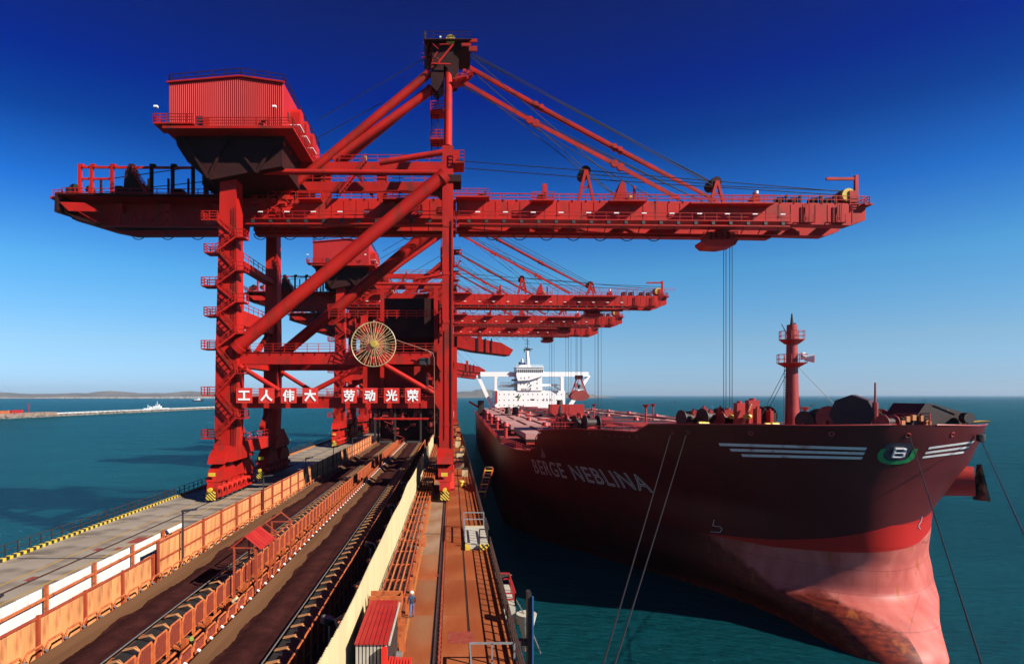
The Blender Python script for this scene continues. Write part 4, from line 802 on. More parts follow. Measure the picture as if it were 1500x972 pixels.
    for i in range(14): a = P(rnd.uniform(668, 692), rnd.uniform(104, 120), 6+rnd.random()*6); m.box(a.x, a.x+.5, a.y, a.y+.5, a.z, a.z+.4)
    m.build('stay_fittings', RM, t, kind='stuff')
    # ladder tower behind mast
    m = MB()
    for px in (632, 642): m.bar(P(px, 232, 8), P(px, 128, 8), .14, .14); m.bar(P(px, 232, 9.5), P(px, 128, 9.5), .14, .14)
    for i in range(34): y = 130+3*i; m.bar(P(633, y, 8), P(641, y, 8), .07, .07)
    m.build('ladder_tower', 'deck_dark', t)
    for y in (162, 204): MB().box(P(630, 0, 7).x, P(656, 0, 7).x, CY+6.5, CY+9.5, P(0, y+2, 7).z, P(0, y-.5, 7).z).build('ladder_platform', RM, t); MB().rail([P(631, y, 6.5), P(655, y, 6.5)], 1.5, 1, 3, .05).build('railing', RM, t)
    # --- fore stays with link joints, ropes
    def stay(pts, d, w=.38):
        m = MB()
        for a, c in zip(pts, pts[1:]): m.bar(P(*a, d), P(*c, d), .18, w)
        for p in pts[1:-1]: q = P(*p, d); m.tube(q+Vector((0, -.25, 0)), q+Vector((0, .25, 0)), w*.95, 12); q = q+(P(*pts[-1], d)-q).normalized()*1.1; m.tube(q+Vector((0, -.25, 0)), q+Vector((0, .25, 0)), w*.95, 12)
        m.build('fore_stay', RM, t)
    stay([(670, 115), (776, 176), (900, 240), (996, 292)], 7, .62)
    stay([(674, 90), (785, 152), (900, 214), (1048, 293)], 14.5, .42); stay([(676, 94), (785, 156.5), (900, 218.5), (1052, 296)], 14.9, .42)
    def ropes(name, L, r=.035):
        for a, c, d in L: MB().tube(P(*a, d), P(*c, d), r, 5, caps=False).build(name, 'rope_steel', t)
    ropes('hoist_rope', [((690, 80), (1044, 272), 8), ((692, 78), (1046, 270), 12), ((688, 82), (905, 268), 10), ((676, 120), (1000, 296), 10), ((680, 124), (1040, 300), 12), ((683, 120), (905, 290), 8), ((664, 235), (860, 250), 8), ((664, 245), (856, 260), 8), ((860, 250), (1240, 281), 8), ((858, 262), (1236, 286), 8), ((1050, 272), (1242, 280), 12), ((858, 255), (1050, 270), 12),
       ((467, 175), (624, 84), 8), ((440, 216), (560, 150), 12), ((160, 262), (320, 240), 9), ((165, 280), (340, 262), 9), ((694, 84), (1046, 268), 9), ((686, 100), (900, 285), 9), ((672, 122), (960, 292), 11), ((678, 128), (1046, 303), 8)], .075)
    # --- items on the boom
    def towerA(px, top, w, d=8):
        b = 292+(px-668)*.0108
        for dd in (d, d+3): m = MB(); m.bar(P(px-w, b, dd), P(px, top+3, dd), .45, .45); m.bar(P(px+w, b, dd), P(px+1, top+3, dd), .4, .4); m.bar(P(px-w*.6, (b+top)/2+4, dd), P(px+w*.6, (b+top)/2+4, dd), .2, .2); m.bar(P(px-w*.8, b-8, dd), P(px+w*.5, (b+top)/2, dd), .15, .15); m.build('sheave_tower', RM, t)
        q = P(px, top+4, d); MB().tube((q.x, CY+d, q.z), (q.x, CY+d+3, q.z), .85, 14).build('sheave', 'deck_dark', t, True)
    towerA(858, 246, 11); towerA(1050, 262, 9)
    MB().prism([(v.x, v.z) for v in (P(900, 293.5, 8), P(905, 276, 8), P(910, 266, 8), P(915, 270, 8), P(918, 294, 8))], CY+7.5, CY+9.5).build('rope_anchor', RM, t)
    MB().tube(P(921, 290, 7), P(925, 290, 7), .5, 12).build('sheave', 'gold', t, True)
    for pa_, pb_, yy_ in ((668, 717, 287), (780, 812, 292), (893, 948, 293), (1012, 1135, 296.5), (560, 598, 290), (436, 470, 290)):
        e, g = P(pa_, yy_, 5.2), P(pb_, yy_, 5.2); MB().box(e.x, g.x, CY+5.2, CY+8, e.z-.15, e.z+.1).build('overhang_platform', RM, t); MB().rail([e, g], 1.15, 1.6, 3, .045).build('railing', RM, t)
    for px, top, w in ((798, 269, .35), (1108, 280, .3), (930, 272, .15)):
        q = P(px, 294, 8); MB().box(q.x-w, q.x+w, CY+8, CY+8.6, q.z-.2, P(0, top, 8).z).build('boom_post', RM, t)
    MB().box(P(1102, 0, 7).x, P(1114, 0, 7).x, CY+7, CY+8.5, P(0, 297, 7).z, P(0, 288, 7).z).build('cabinet', RM, t); MB().tube(P(1108, 284, 7), P(1108, 280, 7), .3, 10).build('beacon', 'white_paint', t, True)
    m = MB()
    for px in (788, 1140, 1160, 1190, 1210, 700): q = P(px, 292+(px-668)*.0108, 8); m.box(q.x, q.x+.9, CY+8, CY+9.5, q.z-.2, q.z+.9); m.box(q.x+1, q.x+1.3, CY+7.6, CY+8, q.z-.2, q.z+1.2)
    m.build('boom_cabinet', 'deck_dark', t)
    q = P(1240, 287, 8); MB().tube((q.x, CY+7.4, q.z), (q.x, CY+8.2, q.z), 1.05, 18).build('end_sheave', 'gold', t, True); MB().tube((q.x, CY+8.4, q.z), (q.x, CY+10, q.z), 1.15, 18).box(q.x, q.x+1.4, CY+7.2, CY+10, q.z-1.2, q.z+.6).build('end_sheave_frame', RM, t, True)
    MB().bar(P(1254, 298, 7.5), P(1254, 257, 7.5), .5, .5).bar(P(1210, 262, 7.5), P(1254, 262, 7.5), .35, .4).bar(P(1240, 262, 7.5), P(1253, 259, 7.5), .12, .12).build('davit_crane', RM, t)
    MB().box(P(1262, 0, 7).x, P(1274, 0, 7).x, CY+6.2, CY+16, P(0, 302, 7).z, P(0, 299.5, 7).z).build('end_platform', RM, t); MB().rail([P(1262, 299, 6.2), P(1274, 299, 6.2), (P(1274, 299, 6.2).x, CY+16, P(1274, 299, 6.2).z)], 1.2, 1, 3, .05).build('railing', RM, t)
    for px in (1185, 1232):
        m = MB(); m.box(P(px-7, 0, 6.5).x, P(px+7, 0, 6.5).x, CY+6.2, CY+6.9, P(0, 327, 7).z, P(0, 325, 7).z); m.rail([P(px-7, 325, 6.2), P(px+7, 325, 6.2)], 1.2, .8, 3, .04)
        m.bar(P(px-5, 325, 6.6), P(px-5, 298, 6.6), .12, .12); m.bar(P(px+1, 325, 6.6), P(px+1, 298, 6.6), .12, .12)
        for i in range(9): m.bar(P(px-5, 323-3*i, 6.6), P(px+1, 323-3*i, 6.6), .07, .07)
        m.build('boom_ladder', RM, t)
    # --- trolley
    tr = MB(); tr.prism(poly([(1036, 340), (1078, 340), (1076, 356), (1040, 356)], 9), CY+9.2, CY+12).prism(poly([(1029, 352), (1081, 350), (1076, 359), (1060, 362), (1036, 361), (1030, 356)], 9), CY+8.6, CY+12.2); tb = tr.build('trolley', RM, t)
    MB().rail([P(1030, 352, 8.8), P(1080, 351, 8.8)], 1.3, .9, 3, .05).build('trolley_railing', RM, tb)
    m = MB()
    for px in (1040, 1048, 1057, 1066): q = P(px, 352, 9); m.box(q.x, q.x+.3, CY+8.9, CY+9.2, q.z-.3, q.z+1.4)
    m.build('trolley_rib', 'deck_dark', tb)
    for px, d in ((1060, 10), (1063.5, 12.5), (1069, 10), (1072.5, 12.5)):
        a = P(px, 360, d); MB().tube(a, (a.x, a.y, 17.0), .05, 5, caps=False).build('grab_rope', 'rope_steel', t)
    # --- hopper, chutes and feeder under the portal
    hx0, hx1 = P(566, 0, 11).x, P(640, 0, 11).x
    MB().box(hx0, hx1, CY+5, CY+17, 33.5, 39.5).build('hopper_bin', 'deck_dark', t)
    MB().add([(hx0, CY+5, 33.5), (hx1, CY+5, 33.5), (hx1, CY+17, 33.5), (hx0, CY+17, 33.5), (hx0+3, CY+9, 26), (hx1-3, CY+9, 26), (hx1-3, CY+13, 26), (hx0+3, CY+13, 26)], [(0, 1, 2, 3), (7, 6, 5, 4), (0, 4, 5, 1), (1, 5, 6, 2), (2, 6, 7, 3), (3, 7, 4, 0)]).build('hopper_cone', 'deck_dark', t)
    for x in (hx0, hx1):
        for y in (CY+5, CY+17): MB().box(x-.3, x+.3, y-.3, y+.3, 24, 41).build('hopper_post', RM, t)
    MB().rail([(hx0-8, CY+3.5, 36.2), (hx1, CY+3.5, 36.2)], 1.2, 1.5, 3, .05).build('railing', RM, t)
    MB().box(hx0-1, hx1+.4, CY+4, CY+18, 24.4, 25.4).build('feeder_frame', 'deck_dark', t); MB().box(-14, -4, CY+6, CY+15, 25.5, 29).build('feeder_house', RM, t)
    for x in (): MB().prism([(x, 13.2), (x+3, 13.2), (x+4.2+(6 if x < -15 else 0), 24.4), (x+1.6+(6 if x < -15 else 0), 24.4)], CY+8, CY+11).build('chute', 'deck_dark', t)
    m = MB(); rnd = random.Random(21)
    for i in range(40):
        a = Vector((rnd.uniform(-15, -3.5), CY+4+rnd.random()*13, rnd.uniform(24, 31))); m.box(a.x, a.x+rnd.uniform(.3, 1.5), a.y, a.y+1, a.z, a.z+rnd.uniform(.2, 1.0)); m.bar(a, a+Vector((rnd.uniform(-3, 3), 0, rnd.uniform(-1, 2))), .14, .14)
    m.build('feeder_machinery', RM, t, kind='stuff')
    return t
crane = make_crane()
for y, lab in ((181, 'second red crane, seen behind the diagonal tube of the nearest one'), (230, 'third red crane, partly hidden by the second crane'), (270, 'farthest red crane with level boom, above the white ship superstructure')):
    c = copy_tree(crane, None, skip=('sign_panel',)); c.location = (-17, y, WZ); c['label'] = lab
# grab hanging from the second crane
def grab(x, y, z, lab, ztop):
    t = empty('grab_bucket', (x, y, z), lab, 'grab bucket')
    for s in (-1, 1):
        pts = [(0, -.2), (0, -3.1), (s*1.4, -2.95), (s*2.5, -2.5), (s*3.0, -1.7), (s*2.2, -.6), (s*1.0, .2)]
        MB().prism([(x+a, z+c) for a, c in pts], y-1.7, y+1.7).build('shell', 'anchor_rust' if False else 'deck_red', t)
        MB().bar((x+s*.5, y, z+4.4), (x+s*2.75, y-.4, z-1.8), .34, .34).bar((x+s*.3, y-1.2, z+3.6), (x+s*1.7, y-1.4, z-.8), .2, .2).build('arm', 'mast_red', t)
    MB().box(x-1.1, x+1.1, y-.8, y+.8, z+3.6, z+4.8).build('head_beam', 'deck_dark', t)
    MB().tube((x-.5, y-.6, z+1.6), (x-.5, y+.6, z+1.6), .8, 14).tube((x+.5, y-.6, z+1.2), (x+.5, y+.6, z+1.2), .8, 14).build('sheave_block', 'grey_galv', t, True)
    for dx in (-.9, -.55, .55, .9): MB().tube((x+dx, y, z+4.8), (x+dx*1.0, y, ztop), .05, 5, caps=False).build('rope', 'rope_steel', t)
gp = W(848, 572, 192); grab(gp.x, gp.y, gp.z, 'closed dark red grab bucket hanging in front of the white superstructure', W(848, 462, 192).z)
# far cranes with lowered, tapering booms
def tilted(y, lab):
    t = empty('stockpile_crane', (-3, y, WZ), lab, 'crane', None)
    c = y/330
    V = lambda px, py, d=0: Vector(((px-662)*330/900, y+d, 24.4-(py-579)*330/900))
    MB().prism([(v.x, v.z) for v in (V(664, 489), V(690, 493), V(735, 502), V(752, 512), V(747, 520), V(690, 513), V(664, 507))], y, y+5).build('boom', 'crane_red', t)
    MB().prism([(v.x, v.z) for v in (V(664, 507.3), V(690, 513.3), V(747, 520.3), V(740, 521.5), V(690, 515.5), V(664, 510))], y+.3, y+4.7).build('boom_underside', 'deck_dark', t)
    for a, b in ((698, 701), (710, 712), (719, 721)):
        MB().prism([(v.x, v.z) for v in (V(a, 495), V(b, 495.6), V(b, 515), V(a, 514.6))], y-.4, y-.05).build('rib', 'deck_dark', t)
    MB().prism([(v.x, v.z) for v in (V(699, 486), V(706, 486), V(706, 498), V(699, 497))], y+1, y+4).build('boom_bracket', 'crane_red', t)
    for a, b in (((664, 445), (702, 487)), ((664, 430), (735, 502)), ((664, 438), (690, 490))): MB().tube(V(*a, 2), V(*b, 2), .12, 5).build('stay_rope', 'rope_steel', t)
    for x in (-6, 2): MB().box(x-.8, x+.8, y, y+1.6, WZ, V(0, 425).z).build('tower_leg', 'crane_red', t); MB().box(x-.8, x+.8, y+8, y+9.6, WZ, V(0, 425).z).build('tower_leg', 'crane_red', t)
    MB().box(-30, 2, y+.2, y+9, V(0, 510).z, V(0, 490).z).build('rear_girder', 'crane_red', t); MB().box(-7, 3, y-.4, y+9, V(0, 430).z, V(0, 424).z).build('head', 'deck_dark', t)
    return t
for y, lab in ((330, 'large tapering red boom sloping down just right of the nearest crane leg'), (600, 'upper small sloping red boom over the left bridge wing of the ship'), (705, 'middle small sloping red boom over the left bridge wing of the ship'), (800, 'lowest small sloping red boom over the left bridge wing of the ship')): tilted(y, lab)
MB().box(-41, 3.6, 431, 900, -4, WZ).build('wharf_extension', 'concrete', kind='structure')
# ---------------------------------------------------------------- the ore carrier
RS=[0,1,3,6,10,16,24,36,50,65]
HT=[(-3,5.6,[0,3,4.3,5.0,5.4,6.8,10.5,18.5,27.5,33]),(.4,6.4,[0,3,4.4,5.2,5.6,7.2,11,19,28,33]),(2,8,[0,3.3,5.2,6.7,7.7,9.8,14,21.5,29,33]),
(3.5,9.8,[0,3.8,6.2,8.7,10.6,13.2,16.8,23.5,29.8,33]),(5,11.6,[0,3.6,6.5,9.5,12.1,15.0,19,25,30.5,33]),(7,11.6,[0,3.3,5.9,9,11.9,15.2,19.5,26,31,33.2]),
(9.5,10.9,[0,3.2,5.6,8.6,11.7,15.5,20,26.5,31.5,33.3]),(12,10.4,[0,3.3,5.8,8.5,11.6,15.6,20.5,27,32,33.4]),(15.6,9.6,[0,4,7.1,10.4,13.7,17.6,22.3,28.2,32.5,33.5]),
(18,8.7,[0,4.4,8,11.2,14.6,18.8,23.4,29,32.8,33.5]),(23,7.0,[0,4.9,8.3,11.5,15,19.5,24.3,29.6,33,33.5])]
def herm(xs,ys,x):
    n=len(xs)
    if x<=xs[0]: return ys[0]
    if x>=xs[-1]: return ys[-1]
    i=0
    while xs[i+1]<x: i+=1
    def d(k):
        if k==0: return (ys[1]-ys[0])/(xs[1]-xs[0])
        if k==n-1: return 0.
        a=(ys[k]-ys[k-1])/(xs[k]-xs[k-1]); b=(ys[k+1]-ys[k])/(xs[k+1]-xs[k])
        return 0. if a*b<=0 else 2*a*b/(a+b)
    h=xs[i+1]-xs[i]; t=(x-xs[i])/h
    return (2*t**3-3*t*t+1)*ys[i]+(t**3-2*t*t+t)*h*d(i)+(-2*t**3+3*t*t)*ys[i+1]+(t**3-t*t)*h*d(i+1)
ZS=[r[0] for r in HT]
def s0(z): return herm(ZS,[r[1] for r in HT],z)
def hb(s,z):
    r=s-s0(z)
    if r<=0: return 0.
    return herm(ZS,[ (herm(RS,row[2],r) if r>1 else row[2][1]*math.sqrt(r)) for row in HT],z)
A=math.radians(.8); CA,SA=math.cos(A),math.sin(A)
def world_pt(s,b,z): # b positive to starboard
    return (42+s*SA+b*CA, 48.6+s*CA-b*SA, z)
def hitpt(px, py, off=.05):      # point of the hull surface met by a sight line, pushed out along the normal
    Y = 50.0
    while Y < 200:
        X = (px-662)/900*Y; z = 24.4-(py-579)/900*Y; rx, ry = X-42, Y-48.6
        s_ = rx*SA+ry*CA; b_ = rx*CA-ry*SA
        if s_ > s0(z) and hb(s_, z) >= abs(b_): break
        Y += .02
    sg = 1 if b_ > 0 else -1
    f = lambda ds, dz: Vector(world_pt(s_+ds, sg*hb(s_+ds, z+dz), z+dz))
    n = (f(.1, 0)-f(0, 0)).cross(f(0, .1)-f(0, 0)).normalized()
    if n.dot(Vector((X, Y, z-24.4))) > 0: n = -n
    return Vector((X, Y, z))+n*off
def interp(xs, ys, x):
    if x <= xs[0]: return ys[0]
    for i in range(len(xs)-1):
        if x <= xs[i+1]: return ys[i]+(ys[i+1]-ys[i])*(x-xs[i])/(xs[i+1]-xs[i])
    return ys[-1]
TS = [7, 9.6, 14.7, 23.2, 25.4, 32.8, 35.1, 44.1, 46.5, 48.4, 50.9, 56, 73.8, 198, 330]
TZ = [21.75, 21.55, 21.45, 21.04, 19.98, 19.86, 19.92, 19.15, 17.9, 16.2, 15.4, 15.15, 14.95, 15.1, 15.2]
ztop = lambda s: interp(TS, TZ, s)
SH = empty('ore_carrier', (42, 48.6, 0), 'huge dark red bulk carrier moored with its bow towards the camera', 'ship')
def hull_mat():
    m = bpy.data.materials.new('hull_paint'); m.use_nodes = True; n, l = m.node_tree.nodes, m.node_tree.links
    b = n['Principled BSDF']; b.inputs['Roughness'].default_value = .5; b.inputs['Specular IOR Level'].default_value = .25
    at = n.new('ShaderNodeAttribute'); at.attribute_name = 'above_line'; at2 = n.new('ShaderNodeAttribute'); at2.attribute_name = 'above_rust_shade'
    tc = n.new('ShaderNodeTexCoord')
    def noise(sc, st=(1, 1, 1), d=6):
        mp = n.new('ShaderNodeMapping'); mp.inputs['Scale'].default_value = st; l.new(tc.outputs['Object'], mp.inputs[0])
        q = n.new('ShaderNodeTexNoise'); q.inputs['Scale'].default_value = sc; q.inputs['Detail'].default_value = d; l.new(mp.outputs[0], q.inputs[0]); return q.outputs[0]
    def ramp(src, stops):
        r = n.new('ShaderNodeValToRGB'); e = r.color_ramp.elements
        for i, (p, c) in enumerate(stops):
            x = e[i] if i < 2 else e.new(p); x.position = p; x.color = (*c, 1)
        l.new(src, r.inputs[0]); return r.outputs[0]
    def mix(f, a, c):
        x = n.new('ShaderNodeMixRGB'); l.new(f, x.inputs[0]); l.new(a, x.inputs[1]); l.new(c, x.inputs[2]); return x.outputs[0]
    def thr(src, sc, off=0):
        x = n.new('ShaderNodeMath'); x.operation = 'MULTIPLY_ADD'; x.use_clamp = True; l.new(src, x.inputs[0]); x.inputs[1].default_value = sc; x.inputs[2].default_value = off; return x.outputs[0]
    top = ramp(noise(.35, (1, 1, .3)), [(.3, (.060, .005, .006)), (.6, (.078, .006, .007)), (.8, (.09, .010, .010))])
    pink = ramp(noise(.45, (1, 1, .6), 8), [(.25, (.32, .055, .043)), (.48, (.44, .098, .078)), (.62, (.50, .13, .105)), (.78, (.56, .19, .15))])
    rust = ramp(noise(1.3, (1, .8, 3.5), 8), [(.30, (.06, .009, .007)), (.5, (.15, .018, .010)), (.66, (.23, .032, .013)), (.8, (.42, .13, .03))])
    # irregular lower edge between pink and rust; further to port the rust colour paints in shade
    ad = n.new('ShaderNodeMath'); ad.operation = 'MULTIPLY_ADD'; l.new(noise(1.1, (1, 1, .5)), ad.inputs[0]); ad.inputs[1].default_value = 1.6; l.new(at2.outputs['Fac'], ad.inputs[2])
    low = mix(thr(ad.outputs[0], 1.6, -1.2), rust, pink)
    sc = ramp(noise(.9, (1, 1, .28), 10), [(.60, (0, 0, 0)), (.68, (1, 1, 1))]); orr = n.new('ShaderNodeRGB'); orr.outputs[0].default_value = (.30, .075, .015, 1)
    scm = n.new('ShaderNodeMath'); scm.operation = 'MULTIPLY'; scm.inputs[1].default_value = .75; l.new(sc, scm.inputs[0])
    low = mix(scm.outputs[0], low, orr.outputs[0])
    at6 = n.new('ShaderNodeAttribute'); at6.attribute_name = 'port_shade'; shade_col = ramp(noise(.5, (1, 1, .5)), [(.35, (.035, .008, .008)), (.7, (.06, .010, .009))])  # shade of the port side aft of the bow, painted as darker colour
    low = mix(thr(at6.outputs['Fac'], 1), low, shade_col)
    out = mix(thr(at.outputs['Fac'], 25, .5), low, top)
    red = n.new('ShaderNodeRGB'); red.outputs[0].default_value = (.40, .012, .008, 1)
    # brighter red above the line near the stem: sunlit tone painted in
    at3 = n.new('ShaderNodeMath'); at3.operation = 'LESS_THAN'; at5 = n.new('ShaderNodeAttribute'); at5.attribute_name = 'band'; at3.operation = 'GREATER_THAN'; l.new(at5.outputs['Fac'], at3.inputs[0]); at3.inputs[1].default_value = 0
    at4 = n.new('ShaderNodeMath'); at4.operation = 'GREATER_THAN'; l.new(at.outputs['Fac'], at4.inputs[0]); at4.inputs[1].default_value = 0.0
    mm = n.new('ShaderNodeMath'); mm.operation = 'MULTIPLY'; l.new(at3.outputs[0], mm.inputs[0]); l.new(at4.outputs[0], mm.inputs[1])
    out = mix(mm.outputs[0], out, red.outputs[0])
    # welded plate seams and slight staining below them
    sp = n.new('ShaderNodeSeparateXYZ'); l.new(tc.outputs['Object'], sp.inputs[0]); sb = n.new('ShaderNodeMath'); sb.operation = 'SUBTRACT'; l.new(sp.outputs['Y'], sb.inputs[0]); l.new(sp.outputs['X'], sb.inputs[1])
    cb = n.new('ShaderNodeCombineXYZ'); l.new(sb.outputs[0], cb.inputs['X']); l.new(sp.outputs['Z'], cb.inputs['Y']); bk = n.new('ShaderNodeTexBrick'); l.new(cb.outputs[0], bk.inputs[0])
    for k_, v_ in (('Scale', 1.0), ('Mortar Size', .045), ('Mortar Smooth', .3), ('Brick Width', 8.0), ('Row Height', 2.4)): bk.inputs[k_].default_value = v_
    bk.inputs['Color1'].default_value = (1, 1, 1, 1); bk.inputs['Color2'].default_value = (.86, .86, .86, 1); bk.inputs['Mortar'].default_value = (.62, .6, .6, 1)
    ml = n.new('ShaderNodeMixRGB'); ml.blend_type = 'MULTIPLY'; ml.inputs[0].default_value = .8; l.new(out, ml.inputs[1]); l.new(bk.outputs[0], ml.inputs[2]); out = ml.outputs[0]
    l.new(out, b.inputs['Base Color'])
    bp = n.new('ShaderNodeBump'); bp.inputs['Strength'].default_value = .35; bp.inputs['Distance'].default_value = .15; l.new(noise(.25, (1, 1, 1), 3), bp.inputs['Height']); l.new(bp.outputs[0], b.inputs['Normal'])
    MATS['hull_paint'] = m
hull_mat()
zlit_band = lambda b: interp([-13, -5, 0, 33], [0.0, 1.3, 2.6, 2.6], b)  # height of the painted sunlit red, running out on the shaded port side
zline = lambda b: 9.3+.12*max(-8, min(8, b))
zrust_shade = lambda b: interp([-33, -17, -13, -10, -8.1, -5.3, -2.2, 0, .4], [9.0, 9.0, 8.2, 5.8, 3.8, 4.4, 3.2, 1.9, -6], b)  # real rust by the bulb; the rise further to port paints in shade
ROWS = 46
RST = [0, .02, .08, .18, .3, .55, .9, 1.3, 1.8]+[2.4+.7*i for i in range(22)]+[18+1.2*i for i in range(15)]+[37+2*i for i in range(17)]+[72, 76, 85, 100, 130, 170, 220, 270, 300, 320]
def hull_side(sg):
    vs = []; al = []; ar = []; ab = []; ao = []; nC = len(RST)
    for i in range(ROWS):
        u = i/(ROWS-1)
        for r in RST:
            z = 5
            for _ in range(25): s = r+s0(z); z = .5*z+.5*(-3+u*(ztop(s)+3))
            s = r+s0(z); b = hb(s, z)*(1-max(0, (s-290)/60)**2*(1.2 if z < 8 else .5))
            vs.append(world_pt(s, sg*max(b, 0), z)); al.append(z-zline(sg*b)); ab.append(zline(sg*b)+zlit_band(sg*b)-z); ao.append(interp([-14, -8.5], [1, 0], sg*b)*interp([16, 20], [0, 1], s)); ar.append(z-zrust_shade(sg*b))
    fs = []
    for i in range(ROWS-1):
        for j in range(nC-1):
            a = i*nC+j; q = (a, a+1, a+nC+1, a+nC); fs.append(q if sg > 0 else q[::-1])
    return vs, fs, al, ar, ab, ao
vs, fs, al, ar, ab, ao = hull_side(-1); v2, f2, a2, r2, b2, o2 = hull_side(1); n0 = len(vs)
vs += v2; fs += [tuple(i+n0 for i in f) for f in f2]; al += a2; ar += r2; ab += b2; ao += o2
nC = len(RST); fs.append(tuple([i*nC+nC-1 for i in range(ROWS)]+[n0+i*nC+nC-1 for i in range(ROWS-1, -1, -1)]))
me = bpy.data.meshes.new('hull'); me.from_pydata([(x-42, y-48.6, z) for x, y, z in vs], [], fs); me.update()
for nm, dat in (('above_line', al), ('above_rust_shade', ar), ('band', ab), ('port_shade', ao)): a = me.attributes.new(nm, 'FLOAT', 'POINT'); a.data.foreach_set('value', dat)
bmm = bmesh.new(); bmm.from_mesh(me); bmesh.ops.remove_doubles(bmm, verts=bmm.verts, dist=.004); bmm.to_mesh(me); bmm.free()
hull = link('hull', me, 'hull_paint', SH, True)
def deck(name, sa, sb, z, m):
    n = max(2, int((sb-sa)/.8)) if sb < 60 else 120; vs = []; 
    for i in range(n+1):
        s = sa+(sb-sa)*i/n; b = max(.02, hb(s, z)-.12); vs += [world_pt(s, -b, z), world_pt(s, b, z)]
    return MB().add(vs, [(2*i, 2*i+1, 2*i+3, 2*i+2) for i in range(n)]).build(name, m, SH)
deck('forecastle_deck', 8.2, 46, 19.15, 'deck_red'); deck('main_deck', 46, 328, 14.85, 'deck_red')
b = hb(46, 17)-.2; MB().add([world_pt(46, -b, 14.85), world_pt(46, b, 14.85), world_pt(46, b, 19.15), world_pt(46, -b, 19.15)], [(3, 2, 1, 0)]).build('forecastle_bulkhead', 'ship_gear', SH)
pts = []
for s in [7.36, 7.45, 7.6, 7.9, 8.3, 9, 10, 11.5, 13.5, 16, 20, 23.2, 25.4, 32.8, 35, 41, 44.1, 46.5, 48.4, 50.9, 56, 70, 90, 130, 200, 260, 300]:
    pts.append(s)
for sg in (-1, 1): MB().path([world_pt(s, sg*hb(s, ztop(s)), ztop(s)) for s in pts], .08, 6).build('bulwark_cap', 'ship_gear', SH, True)
def hp(s, z, off=.05):      # point on the port side, pushed out along the normal
    p = Vector(world_pt(s, -hb(s, z), z)); a = Vector(world_pt(s+.05, -hb(s+.05, z), z))-p; c = Vector(world_pt(s, -hb(s, z+.05), z+.05))-p
    n = a.cross(c).normalized(); n = n if n.x < 0 else -n
    return p+n*off
# white stripes
def stripe(x0, y0, x1, y1, h, lean0, lean1):
    b = MB(); n = 18; vs = []
    for i in range(n+1):
        u = i/n; x = x0+(x1-x0)*u; y = y0+(y1-y0)*u; ln = lean0+(lean1-lean0)*u
        vs += [hitpt(x, y), hitpt(x+ln, y+h)]
    b.add(vs, [(2*i, 2*i+1, 2*i+3, 2*i+2) for i in range(n)]); b.build('white_stripe', 'hull_letter', SH)
stripe(1053, 648.3, 1270, 654.6, 4.0, 2, -2); stripe(1069, 656.4, 1267, 661.6, 3.8, 2, -2); stripe(1086, 664.4, 1264, 668.4, 3.8, 2, -2)
stripe(1361, 654, 1427, 645, 3.4, -2, -4); stripe(1356, 661, 1420, 652.5, 3.4, -2, -3); stripe(1352, 667.5, 1413, 660, 3.2, -2, -3)
def text_on_hull(txt, s_l, s_r, z_l, z_r, hh, m, off, thin=0.0, name='hull_name'):
    cu = bpy.data.curves.new('txt', 'FONT'); cu.body = txt; cu.offset = thin; cu.resolution_u = 4
    if len(txt) > 2: cu.space_character = 1.12
    ob = bpy.data.objects.new('txt', cu); col.objects.link(ob); bpy.context.view_layer.update()
    me0 = bpy.data.meshes.new_from_object(ob); bpy.data.objects.remove(ob)
    bm_ = bmesh.new(); bm_.from_mesh(me0); bmesh.ops.subdivide_edges(bm_, edges=[e for e in bm_.edges if e.calc_length() > .25], cuts=3); bmesh.ops.triangulate(bm_, faces=bm_.faces); bm_.to_mesh(me0); bm_.free()
    xs = [v.co.x for v in me0.vertices]; x0, x1 = min(xs)+thin, max(xs)-thin; 
    for v in me0.vertices:
        u = (v.co.x-x0)/(x1-x0); s = s_l+(s_r-s_l)*u; z = z_l+(z_r-z_l)*u+hh*v.co.y/.70
        v.co = hp(s, z, off)-Vector((42, 48.6, 0))
    me0.materials.clear(); me0.materials.append(MATS[m]); me0.name = name
    return link(name, me0, None, SH)
for wd, sa_, sb_, za_, zb_ in (('BERGE', 51.2, 42.9, 11.85, 12.1), ('NEBLINA', 41.2, 28.5, 12.1, 12.25)):
    text_on_hull(wd, sa_, sb_, za_, zb_, 2.2, 'hull_letter', .05, .010); text_on_hull(wd, sa_, sb_, za_, zb_, 2.2, 'hull_letter_inner', .09, -.020, 'hull_name_inner')
# emblem on the bow: green arc, navy field, white B
def patch(pts, m, off, name):
    c = (sum(p[0] for p in pts)/len(pts), sum(p[1] for p in pts)/len(pts)); P2 = []
    for a, q in zip(pts, pts[1:]+pts[:1]):
        for k in range(4): P2.append((a[0]+(q[0]-a[0])*k/4, a[1]+(q[1]-a[1])*k/4))
    N = len(P2); mid = [((x+c[0])/2, (y+c[1])/2) for x, y in P2]
    MB().add([hitpt(*c, off)]+[hitpt(*p, off) for p in mid]+[hitpt(*p, off) for p in P2], [(0, i+1, (i+1) % N+1) for i in range(N)]+[(i+1, N+i+1, N+(i+1) % N+1, (i+1) % N+1) for i in range(N)]).build(name, m, SH)
def band(outer, inner, m, off, name):
    vs = []
    for (a, c), (a2, c2) in zip(zip(outer, inner), zip(outer[1:], inner[1:])):
        for k in range(3): u = k/3; vs += [hitpt(a[0]+(a2[0]-a[0])*u, a[1]+(a2[1]-a[1])*u, off), hitpt(c[0]+(c2[0]-c[0])*u, c[1]+(c2[1]-c[1])*u, off)]
    vs += [hitpt(*outer[-1], off), hitpt(*inner[-1], off)]
    MB().add(vs, [(2*i, 2*i+1, 2*i+3, 2*i+2) for i in range(len(vs)//2-1)]).build(name, m, SH)
